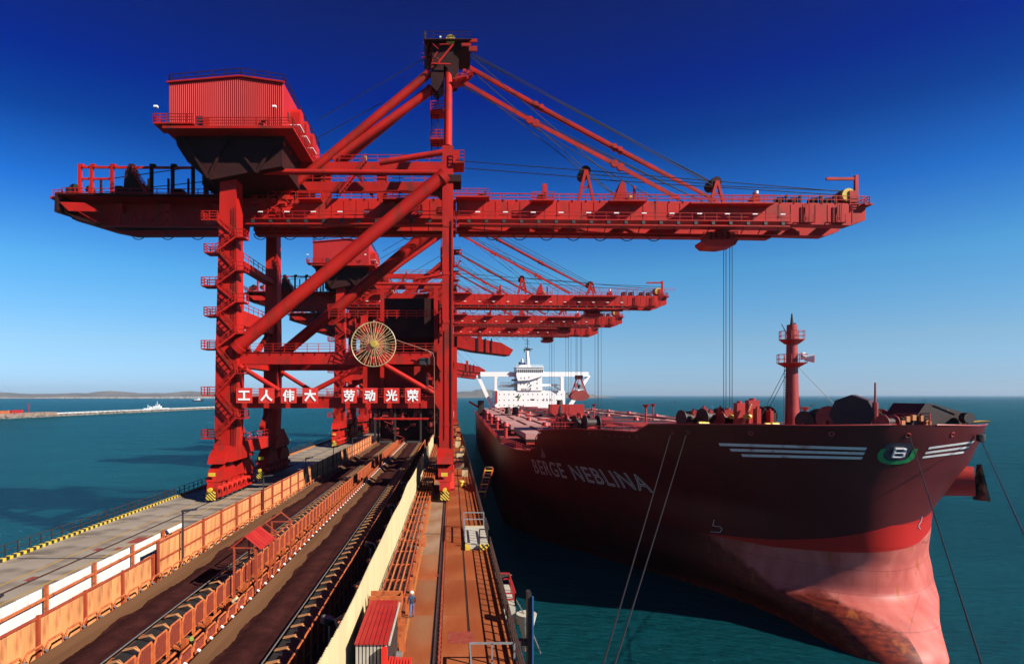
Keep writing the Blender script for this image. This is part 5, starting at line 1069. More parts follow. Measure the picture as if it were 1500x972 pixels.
patch([(1294, 653), (1293, 663), (1298, 671), (1308, 675), (1328, 674), (1335, 666), (1339, 653), (1330, 648), (1305, 648)], 'logo_navy', .04, 'emblem_field')
band([(1290, 656), (1285, 664), (1285, 671), (1290, 676), (1300, 679), (1316, 679), (1330, 676), (1338, 670), (1344, 656)], [(1298, 656), (1293, 664), (1294, 669), (1298, 672.5), (1304, 674), (1315, 674), (1325, 672), (1332, 666), (1337, 656)], 'logo_green', .09, 'emblem_arc')
LB = [[(1311, 655.3), (1306.5, 667.3)], [(1311, 655.3), (1322, 655.3), (1325.5, 656.5), (1325, 660), (1320, 661.3), (1309.5, 661.3)], [(1320, 661.3), (1323, 663), (1322, 666), (1318, 667.3), (1306.5, 667.3)]]
for st in LB:
    m_ = MB()
    for a, c in zip(st, st[1:]): 
        p, q = hitpt(*a, .14), hitpt(*c, .14); d = (q-p).normalized()*.05; m_.bar(p-d, q+d, .17, .17)
    m_.build('emblem_letter_stroke', 'hull_letter', SH)
def stroke(pts, w, name='draught_mark'):
    b = MB()
    for a, c in zip(pts, pts[1:]): b.bar(hitpt(*a), hitpt(*c), w, .05)
    b.build(name, 'hull_letter', SH)
Z7 = lambda L: [(1000+x/3, 700+y/3) for x, y in L]
stroke(Z7([(140, 182), (133, 208), (165, 212), (175, 222), (165, 237), (123, 234)]), .06)
stroke(Z7([(1050, 168), (1046, 186), (1036, 202), (1034, 214), (1042, 222)]), .07)
for px, py in ((985, 632), (1008, 632), (1100, 634), (1330, 637), (1218, 635), (1395, 636)):
    p = hitpt(px, py, .02); n = (hitpt(px, py, .3)-p).normalized(); MB().ring((42, 48.6, 0), .20, .07, 'X', 12, 6).build('fairlead', 'ship_gear', SH).matrix_local = Matrix.Translation(p-Vector((42, 48.6, 0))) @ n.to_track_quat('X', 'Z').to_matrix().to_4x4()
# starboard anchor pod with anchor
pa, pb = Vector((48.7, 67.0, 15.3)), Vector((53.6, 63.0, 15.6))
MB().tube(pa, pb, 1.75, 24, 1.5).build('anchor_pod', 'hull_paint_pod' if False else 'mast_red', SH, True)
ax = (pb-pa).normalized(); up = Vector((0, 0, 1)); sd = ax.cross(up).normalized(); 
an = MB(); c0 = pb+ax*.15
def q3(a, u, v): return c0+ax*a+up*u+sd*v
an.add([q3(0, 1.7, -.25), q3(.3, 1.8, .25), q3(.7, -1.9, .6), q3(-.3, -1.9, -.2), q3(0.25, 1.7, -.25), q3(.4, 1.8, .25), q3(1.1, -1.95, .6), q3(0.2, -1.95, -.2)], [(0, 1, 2, 3), (7, 6, 5, 4), (0, 4, 5, 1), (1, 5, 6, 2), (2, 6, 7, 3), (3, 7, 4, 0)])
anch = an.build('anchor', 'anchor_rust', SH); MB().tube(pb-ax*.2, pb+ax*.3, .5, 12).build('anchor_shank', 'deck_dark', anch, True)
MB().tube(pb-ax*.05, pb+ax*.02, 1.35, 24).build('pod_mouth', 'dark_steel', SH, True)

# --- forecastle gear
FZ = 19.15
def sp_(s, b, z): return Vector(world_pt(s, b, z))
m = MB(); c = sp_(28, 0, FZ); m.tube(c, (c.x, c.y, 33.2), .86, 20, .58); fm = m.build('foremast', 'ship_gear', SH, True)
for z, r in ((31.3, 1.4), (28.4, 1.65)):
    MB().tube((c.x, c.y, z-.5), (c.x, c.y, z), .8, 20, r).tube((c.x, c.y, z), (c.x, c.y, z+.08), r, 20).build('mast_platform', 'mast_red', fm, True)
    m = MB()
    for k in range(12):
        a = math.pi*2*k/12; m.bar((c.x+r*math.cos(a), c.y+r*math.sin(a), z), (c.x+r*math.cos(a), c.y+r*math.sin(a), z+1.1), .06, .06)
    for h in (.55, 1.1): m.ring((c.x, c.y, z+h), r, .035, 'Z', 24, 5)
    m.build('platform_railing', 'mast_red', fm)
MB().tube((c.x, c.y, 33.2), (c.x, c.y, 34.6), .22, 8, .08).box(c.x-.2, c.x+.6, c.y-.15, c.y+.15, 32.7, 33.0).bar((c.x-.6, c.y, 32.0), (c.x-1.3, c.y, 33.3), .07, .07).box(c.x-.25, c.x+.25, c.y-.5, c.y, 32.3, 33.4).build('mast_head', 'dark_steel', fm)
MB().tube((c.x+1.0, c.y-1.0, 28.95), (c.x+1.9, c.y-1.5, 28.95), .25, 16, .55).build('horn', 'white_paint', fm, True); MB().tube((c.x+1.9, c.y-1.5, 28.95), (c.x+1.93, c.y-1.52, 28.95), .42, 16).build('horn_mouth', 'mast_red', fm)
MB().tube((c.x+.9, c.y-.8, 28.9), (c.x+.9, c.y-.8, 29.7), .25, 10).box(c.x+.6, c.x+1.0, c.y-1.3, c.y-.9, 29.2, 29.6).build('lamp', 'white_paint', fm)
m = MB(); m.bar((c.x-1.25, c.y-.3, FZ), (c.x-1.1, c.y-.3, 28.3), .05, .05); m.bar((c.x-.85, c.y-.3, FZ), (c.x-.8, c.y-.3, 28.3), .05, .05)
for i in range(26): m.bar((c.x-1.2, c.y-.3, FZ+.33*i), (c.x-.83, c.y-.3, FZ+.33*i), .04, .04)
m.build('ladder', 'ship_gear_dark', fm)
for dx, dy in ((-6.0, -2), (7.5, -2.0), (3.2, 3), (-1.8, 5)): MB().tube((c.x+dx*.1, c.y, 28.0), (c.x+dx, c.y+dy, FZ+.6), .035, 5).build('mast_stay', 'rope_steel', SH)
MB().prism([(c.x+.6, FZ), (c.x+1.5, FZ), (c.x+.7, FZ+1.7)], c.y-1.0, c.y-.9).build('foot_bracket', 'white_paint', fm)
def drum(c, r, L, m, ang, name='mooring_winch', fl=1.0, sides=20, parent=SH):
    a = Vector((math.cos(ang), math.sin(ang), 0))*L/2; c = Vector(c)
    o = MB().tube(c-a, c+a, r*.6, 16).build(name, 'ship_gear_dark', parent, True)
    for s in (-1, 1): MB().tube(c+a*s, c+a*s*1.12, r, sides).build('flange', m, o, True)
    MB().box(c.x-r*.8, c.x+r*.8, c.y-.5, c.y+.5, FZ, c.z-.2*r).build('winch_base', 'ship_gear', o)
    return o
# large octagonal windlass cover
k = 8; wc = W(1252, 606, 64.0); o = MB().tube(wc+Vector((-1.0, -1.0, 0)), wc+Vector((.9, 1.3, 0)), 2.0, 8).build('windlass_cover', 'ship_gear_dark', SH)
MB().tube(wc+Vector((.9, 1.3, 0)), wc+Vector((1.2, 1.65, 0)), 2.02, 8).build('cover_rim', 'mast_red', o); MB().tube(wc+Vector((1.4, 1.8, 0)), wc+Vector((1.9, 2.4, 0)), 1.6, 16).build('brake_drum', 'mast_red', o, True); MB().tube(wc+Vector((1.7, -.2, -1.1)), wc+Vector((1.9, -.3, -1.6)), .3, 10).build('handwheel', 'white_paint', o, True)
MB().box(wc.x-1.5, wc.x+2.5, wc.y-.8, wc.y+2, FZ, wc.z-1.2).build('windlass_base', 'ship_gear_dark', o)
for px, py, Y, r, L, mm, an in ((1220, 612, 67, 1.35, 1.6, 'ship_gear', .5), (1203, 614, 70, 1.25, 1.4, 'ship_gear_dark', .6), (1185, 616, 71, 1.15, 1.6, 'ship_gear_dark', .5), (1284, 613, 67, 1.1, 1.2, 'ship_gear', .4), (1010, 612, 82, 1.1, 2.4, 'ship_gear_dark', .3), (1040, 611, 80, 1.2, 2.2, 'ship_gear_dark', .3), (1118, 610, 78, 1.35, 1.6, 'ship_gear_dark', .5), (1062, 612, 79, .9, 1.4, 'ship_gear', .3), (1300, 618, 60, .7, 1.5, 'ship_gear', .4)):
    drum(W(px, py, Y), r, L, mm, an)
for px, top, Y, w, mm in ((1083, 590, 76, 1.0, 'mast_red'), (1102, 586, 76, 1.3, 'mast_red'), (1093, 596, 78, 1.0, 'ship_gear_dark'), (1031, 597, 80, .5, 'mast_red'), (1055, 597, 80, .55, 'mast_red'), (1016, 601, 82, .6, 'ship_gear'), (1109, 598, 74, .5, 'mast_red'), (1128, 601, 76, .4, 'mast_red'), (1040, 601, 80, .5, 'ship_gear'), (1066, 600, 79, 1.2, 'ship_gear'), (1008, 605, 84, 2.0, 'ship_gear_dark'), (1125, 604, 77, 1.6, 'ship_gear_dark')):
    q = W(px, top, Y); MB().box(q.x-w/2, q.x+w/2, Y-.5, Y+.5, FZ, q.z).tube((q.x, Y, q.z), (q.x, Y, q.z+.25), w*.3, 8).build('deck_fitting', mm, SH)
for px, py, Y in ((1090, 610, 75), (1070, 610, 78), (1023, 620.5, 76), (1130, 622, 72), (1120, 622.5, 72), (1028, 621, 76)):
    q = W(px, py, Y); MB().tube(q, q+Vector((.9, .2, 0)), .28, 8).build('yellow_roller', 'yellow_paint', SH, True)
q = W(1087, 606, 75); m = MB()
for i in range(9): m.box(q.x+.11*i, q.x+.11*i+.16, 74.6, 74.9, q.z-1.2+.28*i, q.z-1.0+.28*i)
m.build('cable_guide', 'fence_sheet', SH)
# chain and its stopper post
def chain(a, b_, n, r, lab=None, par=None):
    m = MB(); a, b_ = Vector(a), Vector(b_)
    for i in range(n):
        u = (i+.5)/n; p = a.lerp(b_, u)-Vector((0, 0, math.sin(math.pi*u)*.35)); d = (b_-a).normalized(); L = (b_-a).length/n*.62
        sdv = Vector((0, 0, 1)) if i % 2 else d.cross(Vector((0, 0, 1))).normalized()
        pts = []
        for k in range(9): t_ = 2*math.pi*k/8; pts.append(p+d*math.cos(t_)*L+sdv*math.sin(t_)*L*.55)
        m.path(pts, r, 5)
    return m.build('anchor_chain', 'ship_gear_dark', par)
chain(W(1274, 596, 64), W(1322, 613, 62), 12, .09, par=SH)
q = W(1282, 560, 62); MB().tube((q.x, 62, FZ), (q.x, 62, q.z), .16, 8, .08).tube((q.x, 62, FZ), (q.x, 62, q.z-2.0), .26, 8).build('bow_post', 'ship_gear', SH, True); m = MB()
for i in range(12): m.bar((q.x+.3, 61.9, FZ+.35*i), (q.x+.55, 61.9, FZ+.35*i), .05, .05)
m.bar((q.x+.3, 61.9, FZ), (q.x+.3, 61.9, FZ+4.0), .05, .05).bar((q.x+.55, 61.9, FZ), (q.x+.55, 61.9, FZ+4.0), .05, .05).build('post_ladder', 'ship_gear_dark', SH)
# tilted black chock cover
def Q(px, py, Y=62.0): return W(px, py, Y)
cv = MB(); pts = [(1336, 611), (1350, 590.5), (1362, 591), (1406, 604), (1413, 612), (1412, 622), (1330, 622)]; cv.prism([(Q(*p).x, Q(*p).z) for p in pts], 61.5, 66); o = cv.build('chock_cover', 'ship_gear_dark', SH)
MB().prism([(Q(*p).x, Q(*p).z) for p in [(1361, 593), (1365, 592.5), (1396, 603), (1393, 606)]], 61.4, 61.48).build('rust_plate', 'anchor_rust', o)
MB().tube(Q(1401, 611)+Vector((0, -1.6, 0)), Q(1401, 611)+Vector((0, -.9, 0)), .55, 14).build('roller', 'ship_gear_dark', o, True)
m = MB(); m.rail([Q(1311, 623, 63), Q(1362, 623, 61)], 1.2, .7, 4, .05); m.build('pipe_guard', 'mast_red', SH)
m = MB()
for px, py in ((1318, 619), (1334, 611), (1346, 612), (1352, 618), (1356, 620), (1325, 613)): q = Q(px, py, 61.5); m.box(q.x, q.x+.35, 61.2, 61.6, q.z-.3, q.z+.25)
m.build('valves', 'fence_sheet', SH)
q = W(1436, 619.5, 61); MB().add([q+Vector(v) for v in ((-.8, .4, -.1), (.7, -.5, .15), (.9, 1.2, .15), (-.4, 1.6, -.1), (-.8, .4, .03), (.7, -.5, .25), (.9, 1.2, .25), (-.4, 1.6, .03))], [(3, 2, 1, 0), (4, 5, 6, 7), (0, 1, 5, 4), (1, 2, 6, 5), (2, 3, 7, 6), (3, 0, 4, 7)]).build('prow_plate', 'yellow_line', SH)
MB().rail([q+Vector((-2.6, 1.0, -.2)), q+Vector((-.8, .2, 0))], .5, .9, 1, .04).build('prow_rail', 'ship_gear', SH)
m = MB(); m.rail([sp_(25.4, -hb(25.4, 19.7)+.1, 19.2), sp_(32.8, -hb(32.8, 19.7)+.1, 19.2)], 1.2, 1.3, 3, .05).rail([sp_(13, 0, FZ), sp_(27, 3, FZ)], 1.1, 2, 2, .04); m.rail([sp_(46, -hb(46, 17)+.3, FZ), sp_(46, hb(46, 17)-.3, FZ)], 1.1, 1.8, 2, .04); m.build('deck_railing', 'mast_red', SH)
for sa, sb in ((50, 130), (130, 220), (220, 300)):
    MB().rail([sp_(s, -hb(s, 15)+.15, 14.9) for s in (sa, (2*sa+sb)/3, (sa+2*sb)/3, sb)], 1.1, 1.7, 3, .05).build('side_railing', 'mast_red', SH)
# dark equipment where the forecastle steps down
for px, py, Y, r, L, mm, an in ((852, 620, 96, 1.3, 2.2, 'ship_gear_dark', .2), (866, 619, 94, 1.2, 2.0, 'ship_gear_dark', .2), (838, 617, 98, 1.4, 2.2, 'mast_red', .2), (826, 620, 100, 1.1, 2.0, 'mast_red', .2)): drum(W(px, py, Y), r, L, mm, an)
for px, top, Y, w in ((823, 611, 100, .8), (834, 608, 98, 2.4), (846, 609, 98, 2.8), (858, 613, 96, 1.4), (869, 612, 95, 1.0), (812, 616, 102, 1.0)):
    q = W(px, top, Y); MB().box(q.x-w/2, q.x+w/2, Y-.8, Y+.8, 14.8, q.z).build('deck_house', 'mast_red', SH)
# --- hatches: raised coaming with side-rolling covers left open on both sides
for i in range(7):
    sa = 62+33*i; sb = sa+25
    def boxs(name, b0, b1, z0, z1, mm, s_a=sa, s_b=sb, par=SH):
        v = [world_pt(s, b, z) for z in (z0, z1) for s in (s_a, s_b) for b in (b0, b1)]
        return MB().add(v, [(0, 2, 3, 1), (4, 5, 7, 6), (0, 1, 5, 4), (2, 6, 7, 3), (0, 4, 6, 2), (1, 3, 7, 5)]).build(name, mm, par)
    boxs('hatch_coaming', -13, 13, 14.86, 17.6, 'ship_gear'); boxs('hold_opening', -12.6, 12.6, 17.61, 17.64, 'dark_steel')
    for sg in (-1, 1):
        b0, b1 = sorted((sg*13.2, sg*29.5)); hc = boxs('hatch_cover', b0, b1, 16.5, 17.5, 'hatch_pink')
        for k in range(4): boxs('cover_rib', *sorted((sg*(13.4+4.1*k), sg*(13.7+4.1*k))), 17.51, 17.75, 'deck_red', par=hc)
        boxs('cover_skirt', b0+.02, b1-.02, 16.0, 16.49, 'deck_dark', par=hc)
        boxs('roller_track', b0, b1+.4*sg*0, 15.6, 15.95, 'ship_gear', sa-.8, sa-.3); boxs('roller_track', b0, b1, 15.6, 15.95, 'ship_gear', sb+.3, sb+.8)
    for sg, b in ((-1, -31), (-1, -22), (1, 8), (-1, -14.5), (1, 24)):
        q = sp_(sb+4, b, 14.85); MB().tube(q, q+Vector((0, 0, 2.6)), .45, 10).tube(q+Vector((0, 0, 2.6)), q+Vector((0, 0, 3.4)), .9, 12, .6).build('ventilator', 'mast_red', SH, True)
    q = sp_(sb+3.8, -17, 14.85); MB().box(q.x-2.5, q.x+2.5, q.y-1, q.y+1, 14.86, 17.9).build('deck_box', 'mast_red', SH); q = sp_(sb+3.6, -4, 14.85); MB().box(q.x-5, q.x+5, q.y-1, q.y+1, 14.86, 18.3).build('deck_box', 'ship_gear', SH)
for b in (-9.5, -8.7, -7.9, 11, 12): 
    for z in (18.6,): MB().path([sp_(50, b, z), sp_(300, b, z)], .16, 6).build('deck_pipe', 'ship_gear', SH)
for s, b, h in ((95, 2, 22.3), (70, 25, 22.2), (128, 14, 22.0), (160, 4, 21.5)): q = sp_(s, b, 14.9); MB().tube(q, (q.x, q.y, h-.7), .22, 8).tube((q.x, q.y, h-.7), (q.x, q.y, h), .35, 12, .9).build('vent_post', 'mast_red', SH, True)
q = W(830, 597, 200); MB().box(q.x-5.5, q.x+5.5, 199, 203, 15, W(0, 592, 200).z).build('crane_house', 'mast_red', SH)
for px, py, Y in ((808, 598, 205), (744, 600, 230), (755, 600, 215), (820, 590, 200)): q = W(px, py, Y); MB().tube((q.x, Y, 15), (q.x, Y, q.z+1), 1.6, 12, .9).build('deck_winch', 'ship_gear_dark', SH, True)
q = W(697, 590, 300); MB().bar(W(703, 597, 300), W(687, 588, 300), .9, 1.0).build('stern_crane', 'mast_red', SH); MB().box(q.x+1, q.x+4, 299, 303, 15, 22).build('stern_fitting', 'ship_gear_dark', SH)
# --- white superstructure
SY = 349.0
S = lambda px, py: W(px, py, SY)
def bx(name, px0, px1, y0, y1, d0, d1, mm='ship_white', par=None):
    a, c = S(px0, y1), S(px1, y0); return MB().box(a.x, c.x, SY+d0, SY+d1, a.z, c.z).build(name, mm, par or SS)
SS = bx('superstructure', 725, 828, 572, 603, 0, 22, par=SH)
bx('deckhouse_tower', 758, 794, 549, 572, -.5, 18); bx('bridge', 756, 795.5, 538, 549.5, -1.5, 12); bx('bridge_roof', 755.5, 796, 537.2, 538.4, -2, 12.5)
bx('bridge_windows', 757, 794.8, 541.2, 545.0, -1.6, -1.48, 'window_dark')
for i in range(13): bx('window_frame', 757+2.9*i, 757.5+2.9*i, 541, 545.2, -1.75, -1.5)
bx('bridge_wing', 704, 863, 544.3, 551.2, 1, 5); bx('wing_leg', 724.5, 728.3, 551, 573, 1, 4); bx('wing_leg', 822, 826.5, 551, 573, 1, 4)
for a, c, dx in ((728, 551, 1), (822, 551, -1), (757, 572, -1), (795, 572, 1), (728, 572, 1), (822, 572, -1)):
    z = 1 if c < 560 else -1; MB().prism([(S(a, c).x, S(a, c).z), (S(a+4*dx, c).x, S(a, c).z), (S(a+1.2*dx, c+1.2*z).x, S(0, c+1.2*z).z), (S(a, c+4*z).x, S(0, c+4*z).z)], SY+1.1, SY+3.9).build('corner_gusset', 'ship_white', SS)
for p in (((700, 549), (722, 598)), ((864, 549), (834, 598))): MB().bar(S(*p[0])+Vector((0, 3, 0)), S(*p[1])+Vector((0, 3, 0)), 2.2, 2.0).build('wing_strut', 'ship_white', SS)
MB().prism([(S(756, 549.6).x, S(0, 549.6).z), (S(795, 549.6).x, S(0, 549.6).z), (S(790, 552).x, S(0, 552).z), (S(775, 556.8).x, S(0, 556.8).z), (S(758, 557.6).x, S(0, 557.6).z)], SY-1.9, SY-.55).build('bridge_skirt', 'ship_white', SS)
for y in (576.5, 585, 592.5):
    for px in range(731, 826, 7):
        if y == 592.5 and px > 770: continue
        bx('window', px, px+1.3, y, y+1.5, -.06, .02, 'window_dark')
for px, y in ((762, 552.5), (767, 552.5), (773.5, 551.5), (762, 561), (767, 561), (786, 560), (786, 567), (776.5, 567.5), (786, 555)): bx('window', px, px+1.2, y, y+2.4, -.56+(-1.36 if y < 555 and px < 775 else 0), -.44+(-1.36 if y < 555 and px < 775 else 0), 'window_dark')
for px in (796, 800.5, 805.5): bx('door', px, px+1.3, 583.5, 587, -.06, .02, 'window_dark')
bx('notice_board', 777, 783, 584, 586, -.06, .02, 'window_dark'); bx('window_band', 725.5, 728.5, 572, 590, -1.5, -.02, 'mast_red')
q = S(775.6, 563); MB().ring((q.x, SY-.6, q.z), .95, .22, 'Y', 20, 6).build('ring_emblem', 'window_dark', SS)
def flat_text(txt, a, c, par, mm, y, nm='lettering'):
    cu = bpy.data.curves.new('t', 'FONT'); cu.body = txt; ob = bpy.data.objects.new('t', cu); col.objects.link(ob); bpy.context.view_layer.update(); me0 = bpy.data.meshes.new_from_object(ob); bpy.data.objects.remove(ob)
    xs = [v.co.x for v in me0.vertices]; x0, x1 = min(xs), max(xs)
    for v in me0.vertices: v.co = Vector((a.x+(c.x-a.x)*(v.co.x-x0)/(x1-x0), y, c.z+(a.z-c.z)*v.co.y/.7))-origin(par)
    me0.materials.clear(); me0.materials.append(MATS[mm]); link(nm, me0, None, par)
flat_text('BERGE', S(763.5, 568.5), S(778, 572), SS, 'hull_letter_inner', SY-.62)
flat_text('SAFETY FIRST', S(779, 578.6), S(796, 579.9), SS, 'hull_letter_inner', SY-.07) if False else None
MB().prism([(S(757, 588).x, S(0, 588).z), (S(759.5, 581).x, S(0, 581).z), (S(764, 577.5).x, S(0, 577.5).z), (S(761.5, 583).x, S(0, 583).z)], SY-.07, SY-.01).build('emblem_leaf', 'green_paint', SS)
MB().prism([(S(754, 581).x, S(0, 581).z), (S(758, 579).x, S(0, 579).z), (S(761, 576).x, S(0, 576).z), (S(759, 582.5).x, S(0, 582.5).z)], SY-.10, SY-.075).build('emblem_leaf', 'window_dark', SS)
bx('accommodation_deck', 733, 757, 563, 566.5, 4, 12); bx('accommodation_deck', 795, 818, 562, 565, 4, 12)
for a, c, y in ((733, 756, 572), (796, 821, 572), (733, 757, 562.5)): MB().rail([S(a, y)+Vector((0, 1, 0)), S(c, y)+Vector((0, 1, 0))], 1.1, 1.6, 2, .07).build('railing', 'roller_grey', SS)
MB().rail([S(757, 537.2), S(795, 537.2)], 1.2, 1.6, 2, .07).build('railing', 'ship_white', SS)
MB().bar(S(812, 566)+Vector((0, -1, 0)), S(821, 571)+Vector((0, -1, 0)), .8, .8).bar(S(810, 563)+Vector((0, -1, 0)), S(820, 564)+Vector((0, -1, 0)), .4, .4).build('lifeboat_crane', 'roller_grey', SS)
for px in (752, 755): bx('side_balcony', 750.5, 758, 555 if px == 752 else 562, 557.5 if px == 752 else 565, 0, 6, 'roller_grey')
bx('mast_base', 759, 778, 534, 538, 2, 8); bx('satellite_dome_base', 764.5, 770.5, 530.5, 534.2, 3, 6, 'blue_paint')
q = S(766.5, 526); MB().tube((q.x, SY+4, S(0, 531).z), (q.x, SY+4, q.z), 1.0, 14, .9).tube((q.x, SY+4, q.z), (q.x, SY+4, q.z+.8), .9, 14, .3).build('satellite_dome', 'ship_white', SS, True); q = S(762, 532); MB().tube((q.x, SY+1, q.z-1), (q.x, SY+1, q.z+.8), .8, 12).build('funnel_cap', 'window_dark', SS, True)
m = MB(); a = S(774.5, 538)+Vector((0, 3, 0)); c = S(773, 513)+Vector((0, 3, 0)); m.tube(a, c, 1.3, 12, .7); sm = m.build('radar_mast', 'ship_white', SS, True)
MB().bar(S(767, 512), S(780, 511), .5, .5).bar(S(769, 508), S(778, 514), .4, .4).bar(S(773, 514), S(772.5, 496), .35, .35).bar(S(769, 503), S(776, 503), .25, .25).bar(S(770, 499.5), S(776, 499.5), .25, .25).bar(S(768, 516), S(768, 510), .4, .4).box(S(770, 0).x, S(776, 0).x, SY-1, SY+1, S(0, 513).z, S(0, 510).z).build('radar_scanner', 'dark_steel', sm)

# ---------------------------------------------------------------- mooring lines
def rope(pts, lab, r=.05, grp=None, sag=0):
    m = MB(); 
    for a, c in zip(pts, pts[1:]):
        a, c = Vector(a), Vector(c); seg = [a.lerp(c, k/8)-Vector((0, 0, sag*4*(k/8)*(1-k/8))) for k in range(9)]; m.path(seg, r, 6)
    o = m.build('mooring_rope', 'rope_steel', None, True); tag(o, lab, 'rope', grp)
rope([hitpt(985, 632, .3), (7.7, 32.5, 9.2)], 'left of the two mooring ropes running down the dark hull side', .05, None, .1)
rope([hitpt(1008, 632, .3), (8.3, 32.5, 9.2)], 'right of the two mooring ropes running down the dark hull side', .05, None, .1)
o = MB().box(7.2, 9.0, 31.8, 33.2, -3, 9.4).build('mooring_dolphin', 'concrete_side'); tag(o, 'concrete mooring post below the frame holding the bow ropes', 'post')
rope([hitpt(1330, 637, .3), W(1352, 700, 52), (W(1442, 985, 29).x, 29, 24.4-406*29/900)], 'mooring rope crossing the bow below the green emblem', .045)
rope([W(1432, 632, 61), W(1540, 870, 24)], 'mooring rope leading forward from the very tip of the bow', .045)
q = W(1437, 641, 58.5); o = MB().tube(q+Vector((0, 0, .28)), q-Vector((0, 0, .28)), .36, 14).tube(q+Vector((0, 0, .4)), q+Vector((0, 0, .28)), .2, 14, .36).tube(q-Vector((0, 0, .28)), q-Vector((0, 0, .4)), .36, 14, .2).build('rat_guard', 'dark_steel', None, True); tag(o, 'round black ball on the rope at the bow tip', 'rope guard')

# ---------------------------------------------------------------- breakwater, far shore, small ships
def rnd_band(xs, rnd): pass
rb = random.Random(4)
def breakwater():
    A0, B0 = Vector((-479, 590, 0)), Vector((-425, 1360, 0)); d = (B0-A0); L = d.length; d.normalize(); nrm = Vector((d.y, -d.x, 0)); n = 320
    t = empty('breakwater', (A0.x, A0.y, 0), 'long stone breakwater with pale concrete top across the left water', 'breakwater')
    vs = []; 
    for i in range(n+1):
        p = A0+d*L*i/n
        for k, (o, z) in enumerate(((9, -.5), (7, .7), (5, 1.6), (3, 2.6), (1.5, 3.4))): vs.append(p+nrm*(o+rb.uniform(-.9, .9))+Vector((0, 0, z+rb.uniform(-.5, .5))))
    fs = [(i*5+k, i*5+k+1, (i+1)*5+k+1, (i+1)*5+k) for i in range(n) for k in range(4)]; MB().add(vs, fs).build('rock_slope', 'rock', t)
    c0, c1 = A0+d*135, B0; m = MB(); m.bar(A0+Vector((0, 0, 2.0))+nrm*-3, B0+Vector((0, 0, 2.0))+nrm*-3, 10, 3.6); m.build('concrete_top', 'far_white', t)
    e = A0+d*135; m = MB(); m.bar(A0+Vector((0, 0, 2.6))-nrm*4, e+Vector((0, 0, 2.6))-nrm*4, 16, 5.4); m.build('wide_head', 'rock_pink', t)
    m = MB(); g = A0-nrm*2+Vector((0, 0, 5.5))
    return A0, d, nrm
A0, dd, nr = breakwater()
for u, L_, h, mt_, lab in ((56, 16, 2.4, 'orange_steel', 'left orange stack of containers on the breakwater end'), (74, 17, 2.8, 'mast_red', 'right red stack of containers on the breakwater end')):
    p = A0+dd*u-nr*4+Vector((0, 0, 5.3)); t = empty('container_stack', p, lab, 'containers')
    for k in range(4): a = p+dd*L_*k/4; MB().bar(a+Vector((0, 0, h/2)), a+dd*(L_/4-.6)+Vector((0, 0, h/2)), 4, h+(k % 2)*1.2).build('container', mt_, t)
p = A0+dd*96+Vector((0, 0, 5)); o = MB().bar(p, p+Vector((0, 0, 10)), .5, .5).bar(p+Vector((-1.2, 0, 10)), p+Vector((1.2, 0, 10)), .4, .8).build('beacon_post', 'mast_red'); tag(o, 'thin beacon post standing behind the breakwater end', 'post')
def small_ship(px, py, Y, L, lab, hullm, s=1.0, name='work_vessel'):
    p = W(px, py, Y); p.z = 0; t = empty(name, p, lab, 'ship'); x, y = p.x, p.y
    MB().add([(x-L/2, y-3, 0), (x+L/2, y-3, 0), (x+L/2, y+3, 0), (x-L/2, y+3, 0), (x-L/2-1.5*s, y-3.5, 3.2*s), (x+L/2+2.5*s, y-.5, 3.9*s), (x+L/2+2.5*s, y+.5, 3.9*s), (x-L/2-1.5*s, y+3.5, 3.2*s)], [(3, 2, 1, 0), (4, 5, 6, 7), (0, 1, 5, 4), (1, 2, 6, 5), (2, 3, 7, 6), (3, 0, 4, 7)]).build('hull', hullm, t)
    MB().box(x-L*.12, x+L*.22, y-2.5, y+2.5, 3.3*s, 6.2*s).build('deckhouse', 'ship_white', t); MB().box(x-L*.02, x+L*.14, y-2, y+2, 6.2*s, 8.6*s).build('bridge', 'ship_white', t); MB().box(x-L*.02+.1, x+L*.14-.1, y-2.1, y-2.02, 7*s, 7.9*s).build('window_band', 'window_dark', t)
    MB().bar((x+.04*L, y, 8.6*s), (x+.04*L, y, 13*s), .5, .5).bar((x-.38*L, y, 3.2*s), (x-.38*L, y, 8*s), .6, .6).bar((x-.38*L, y, 7*s), (x-.2*L, y, 5*s), .4, .4).build('mast', 'ship_white', t); MB().box(x-.3*L, x-.2*L, y-2, y+2, 3.2*s, 5*s).build('winch', 'ship_white', t)
small_ship(229, 598, 1000, 36, 'white work vessel lying just behind the breakwater', 'ship_white', 1.15)
small_ship(290, 587, 2600, 44, 'distant dark hulled ship at anchor left of the nearest crane leg', 'window_dark', 1.5, 'cargo_ship')
for px, py, Y, lab in ((1190, 594, 1500, 'tiny dark boat on the sea right of the foremast'), (1303, 592, 1700, 'tiny dark buoy on the sea above the anchor chain'), (988, 588, 2300, 'tiny dark speck of a boat on the sea left of the hanging ropes'), (1115, 586, 2600, 'tiny boat on the sea beyond the forecastle winches')):
    p = W(px, py, Y); p.z = 0; t = empty('fishing_boat' if 'buoy' not in lab else 'buoy', p, lab, 'boat' if 'buoy' not in lab else 'buoy')
    if 'buoy' in lab: MB().tube(p, p+Vector((0, 0, 3)), 1.4, 10, .8).tube(p+Vector((0, 0, 3)), p+Vector((0, 0, 8)), .3, 8).build('float', 'window_dark', t)
    else: MB().prism([(p.x-5, 1.6), (p.x-4, 0), (p.x+4, 0), (p.x+6, 2)], Y-1.5, Y+1.5).build('hull', 'window_dark', t); MB().box(p.x-2, p.x+1, Y-1, Y+1, 1.5, 3.5).build('cabin', 'ship_gear_dark', t)
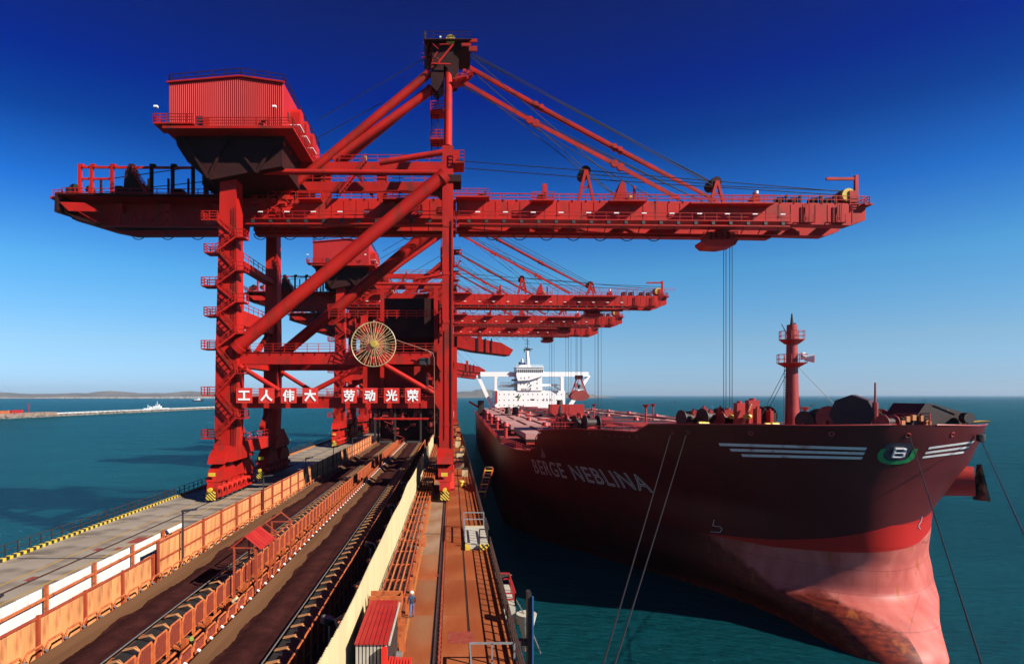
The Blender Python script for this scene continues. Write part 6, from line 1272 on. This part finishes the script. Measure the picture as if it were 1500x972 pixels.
def ridge(name, x0, x1, y, prof, depth, m='far_hill', seed=1):
    r = random.Random(seed); n = 160; rows = 7; vs = []
    for i in range(n+1):
        u = i/n; x = x0+(x1-x0)*u; h = interp([p[0] for p in prof], [p[1] for p in prof], u)*.8*(1+.06*math.sin(u*57+seed)+.05*math.sin(u*131))
        for k in range(rows): w = k/(rows-1); e = math.sin(math.pi*w)**.8; vs.append((x, y+depth*w, -1+(h+1)*e*(1+r.uniform(-.05, .05))))
    fs = [(i*rows+k, (i+1)*rows+k, (i+1)*rows+k+1, i*rows+k+1) for i in range(n) for k in range(rows-1)]
    o = MB().add(vs, fs).build(name, m, None, True, 'structure')
ridge('hills', -6200, -2200, 6500, [(0, 62), (.12, 58), (.2, 75), (.3, 52), (.42, 58), (.5, 66), (.56, 92), (.63, 60), (.72, 66), (.8, 92), (.88, 62), (1, 50)], 1500, seed=2)
ridge('hills', -2300, 1500, 6500, [(0, 50), (.1, 62), (.25, 40), (.5, 52), (.60, 60), (.66, 100), (.70, 120), (.75, 75), (.8, 60), (.9, 30), (1, 4)], 900, seed=5)
ridge('hills', 900, 1700, 6300, [(0, 10), (.3, 60), (.55, 75), (.8, 30), (1, 3)], 400, seed=9)
o = MB().box(-6500, -1750, 4900, 6800, -1, 3).build('far_shore', 'far_ground', None, kind='structure')
rt = random.Random(8); m = MB()
for i in range(150):
    u = rt.random()**.5; x = -4100+2200*u; h = rt.uniform(4, 11)*(.6+.6*u); w = rt.uniform(8, 26); m.box(x, x+w, 4920+rt.uniform(0, 600), 5600, 2, 2+h)
o = m.build('far_town', 'far_grey'); tag(o, 'pale blur of low town buildings along the far left shore', 'town', kind='stuff')
sheet_ = MB().box(-6500, -4100, 4880, 4890, 0, 4.5).build('sea_wall', 'far_grey'); tag(sheet_, 'thin pale sea wall along the far shore at the left edge', 'wall')

# ---------------------------------------------------------------- haze
def haze():
    o = MB().box(-9000, 9000, -300, 11000, -1.5, 160).build('haze', None); o['kind'] = 'stuff'
    tag(o, 'thin blue sea haze over the whole harbour', 'haze')
    m = bpy.data.materials.new('haze_air'); m.use_nodes = True; n = m.node_tree.nodes; n.remove(n['Principled BSDF'])
    v = n.new('ShaderNodeVolumePrincipled'); v.inputs['Color'].default_value = (.75, .85, 1, 1); v.inputs['Density'].default_value = HAZE; v.inputs['Anisotropy'].default_value = .2
    m.node_tree.links.new(v.outputs[0], n['Material Output'].inputs['Volume']); o.data.materials.append(m)
HAZE = 3e-5
haze()
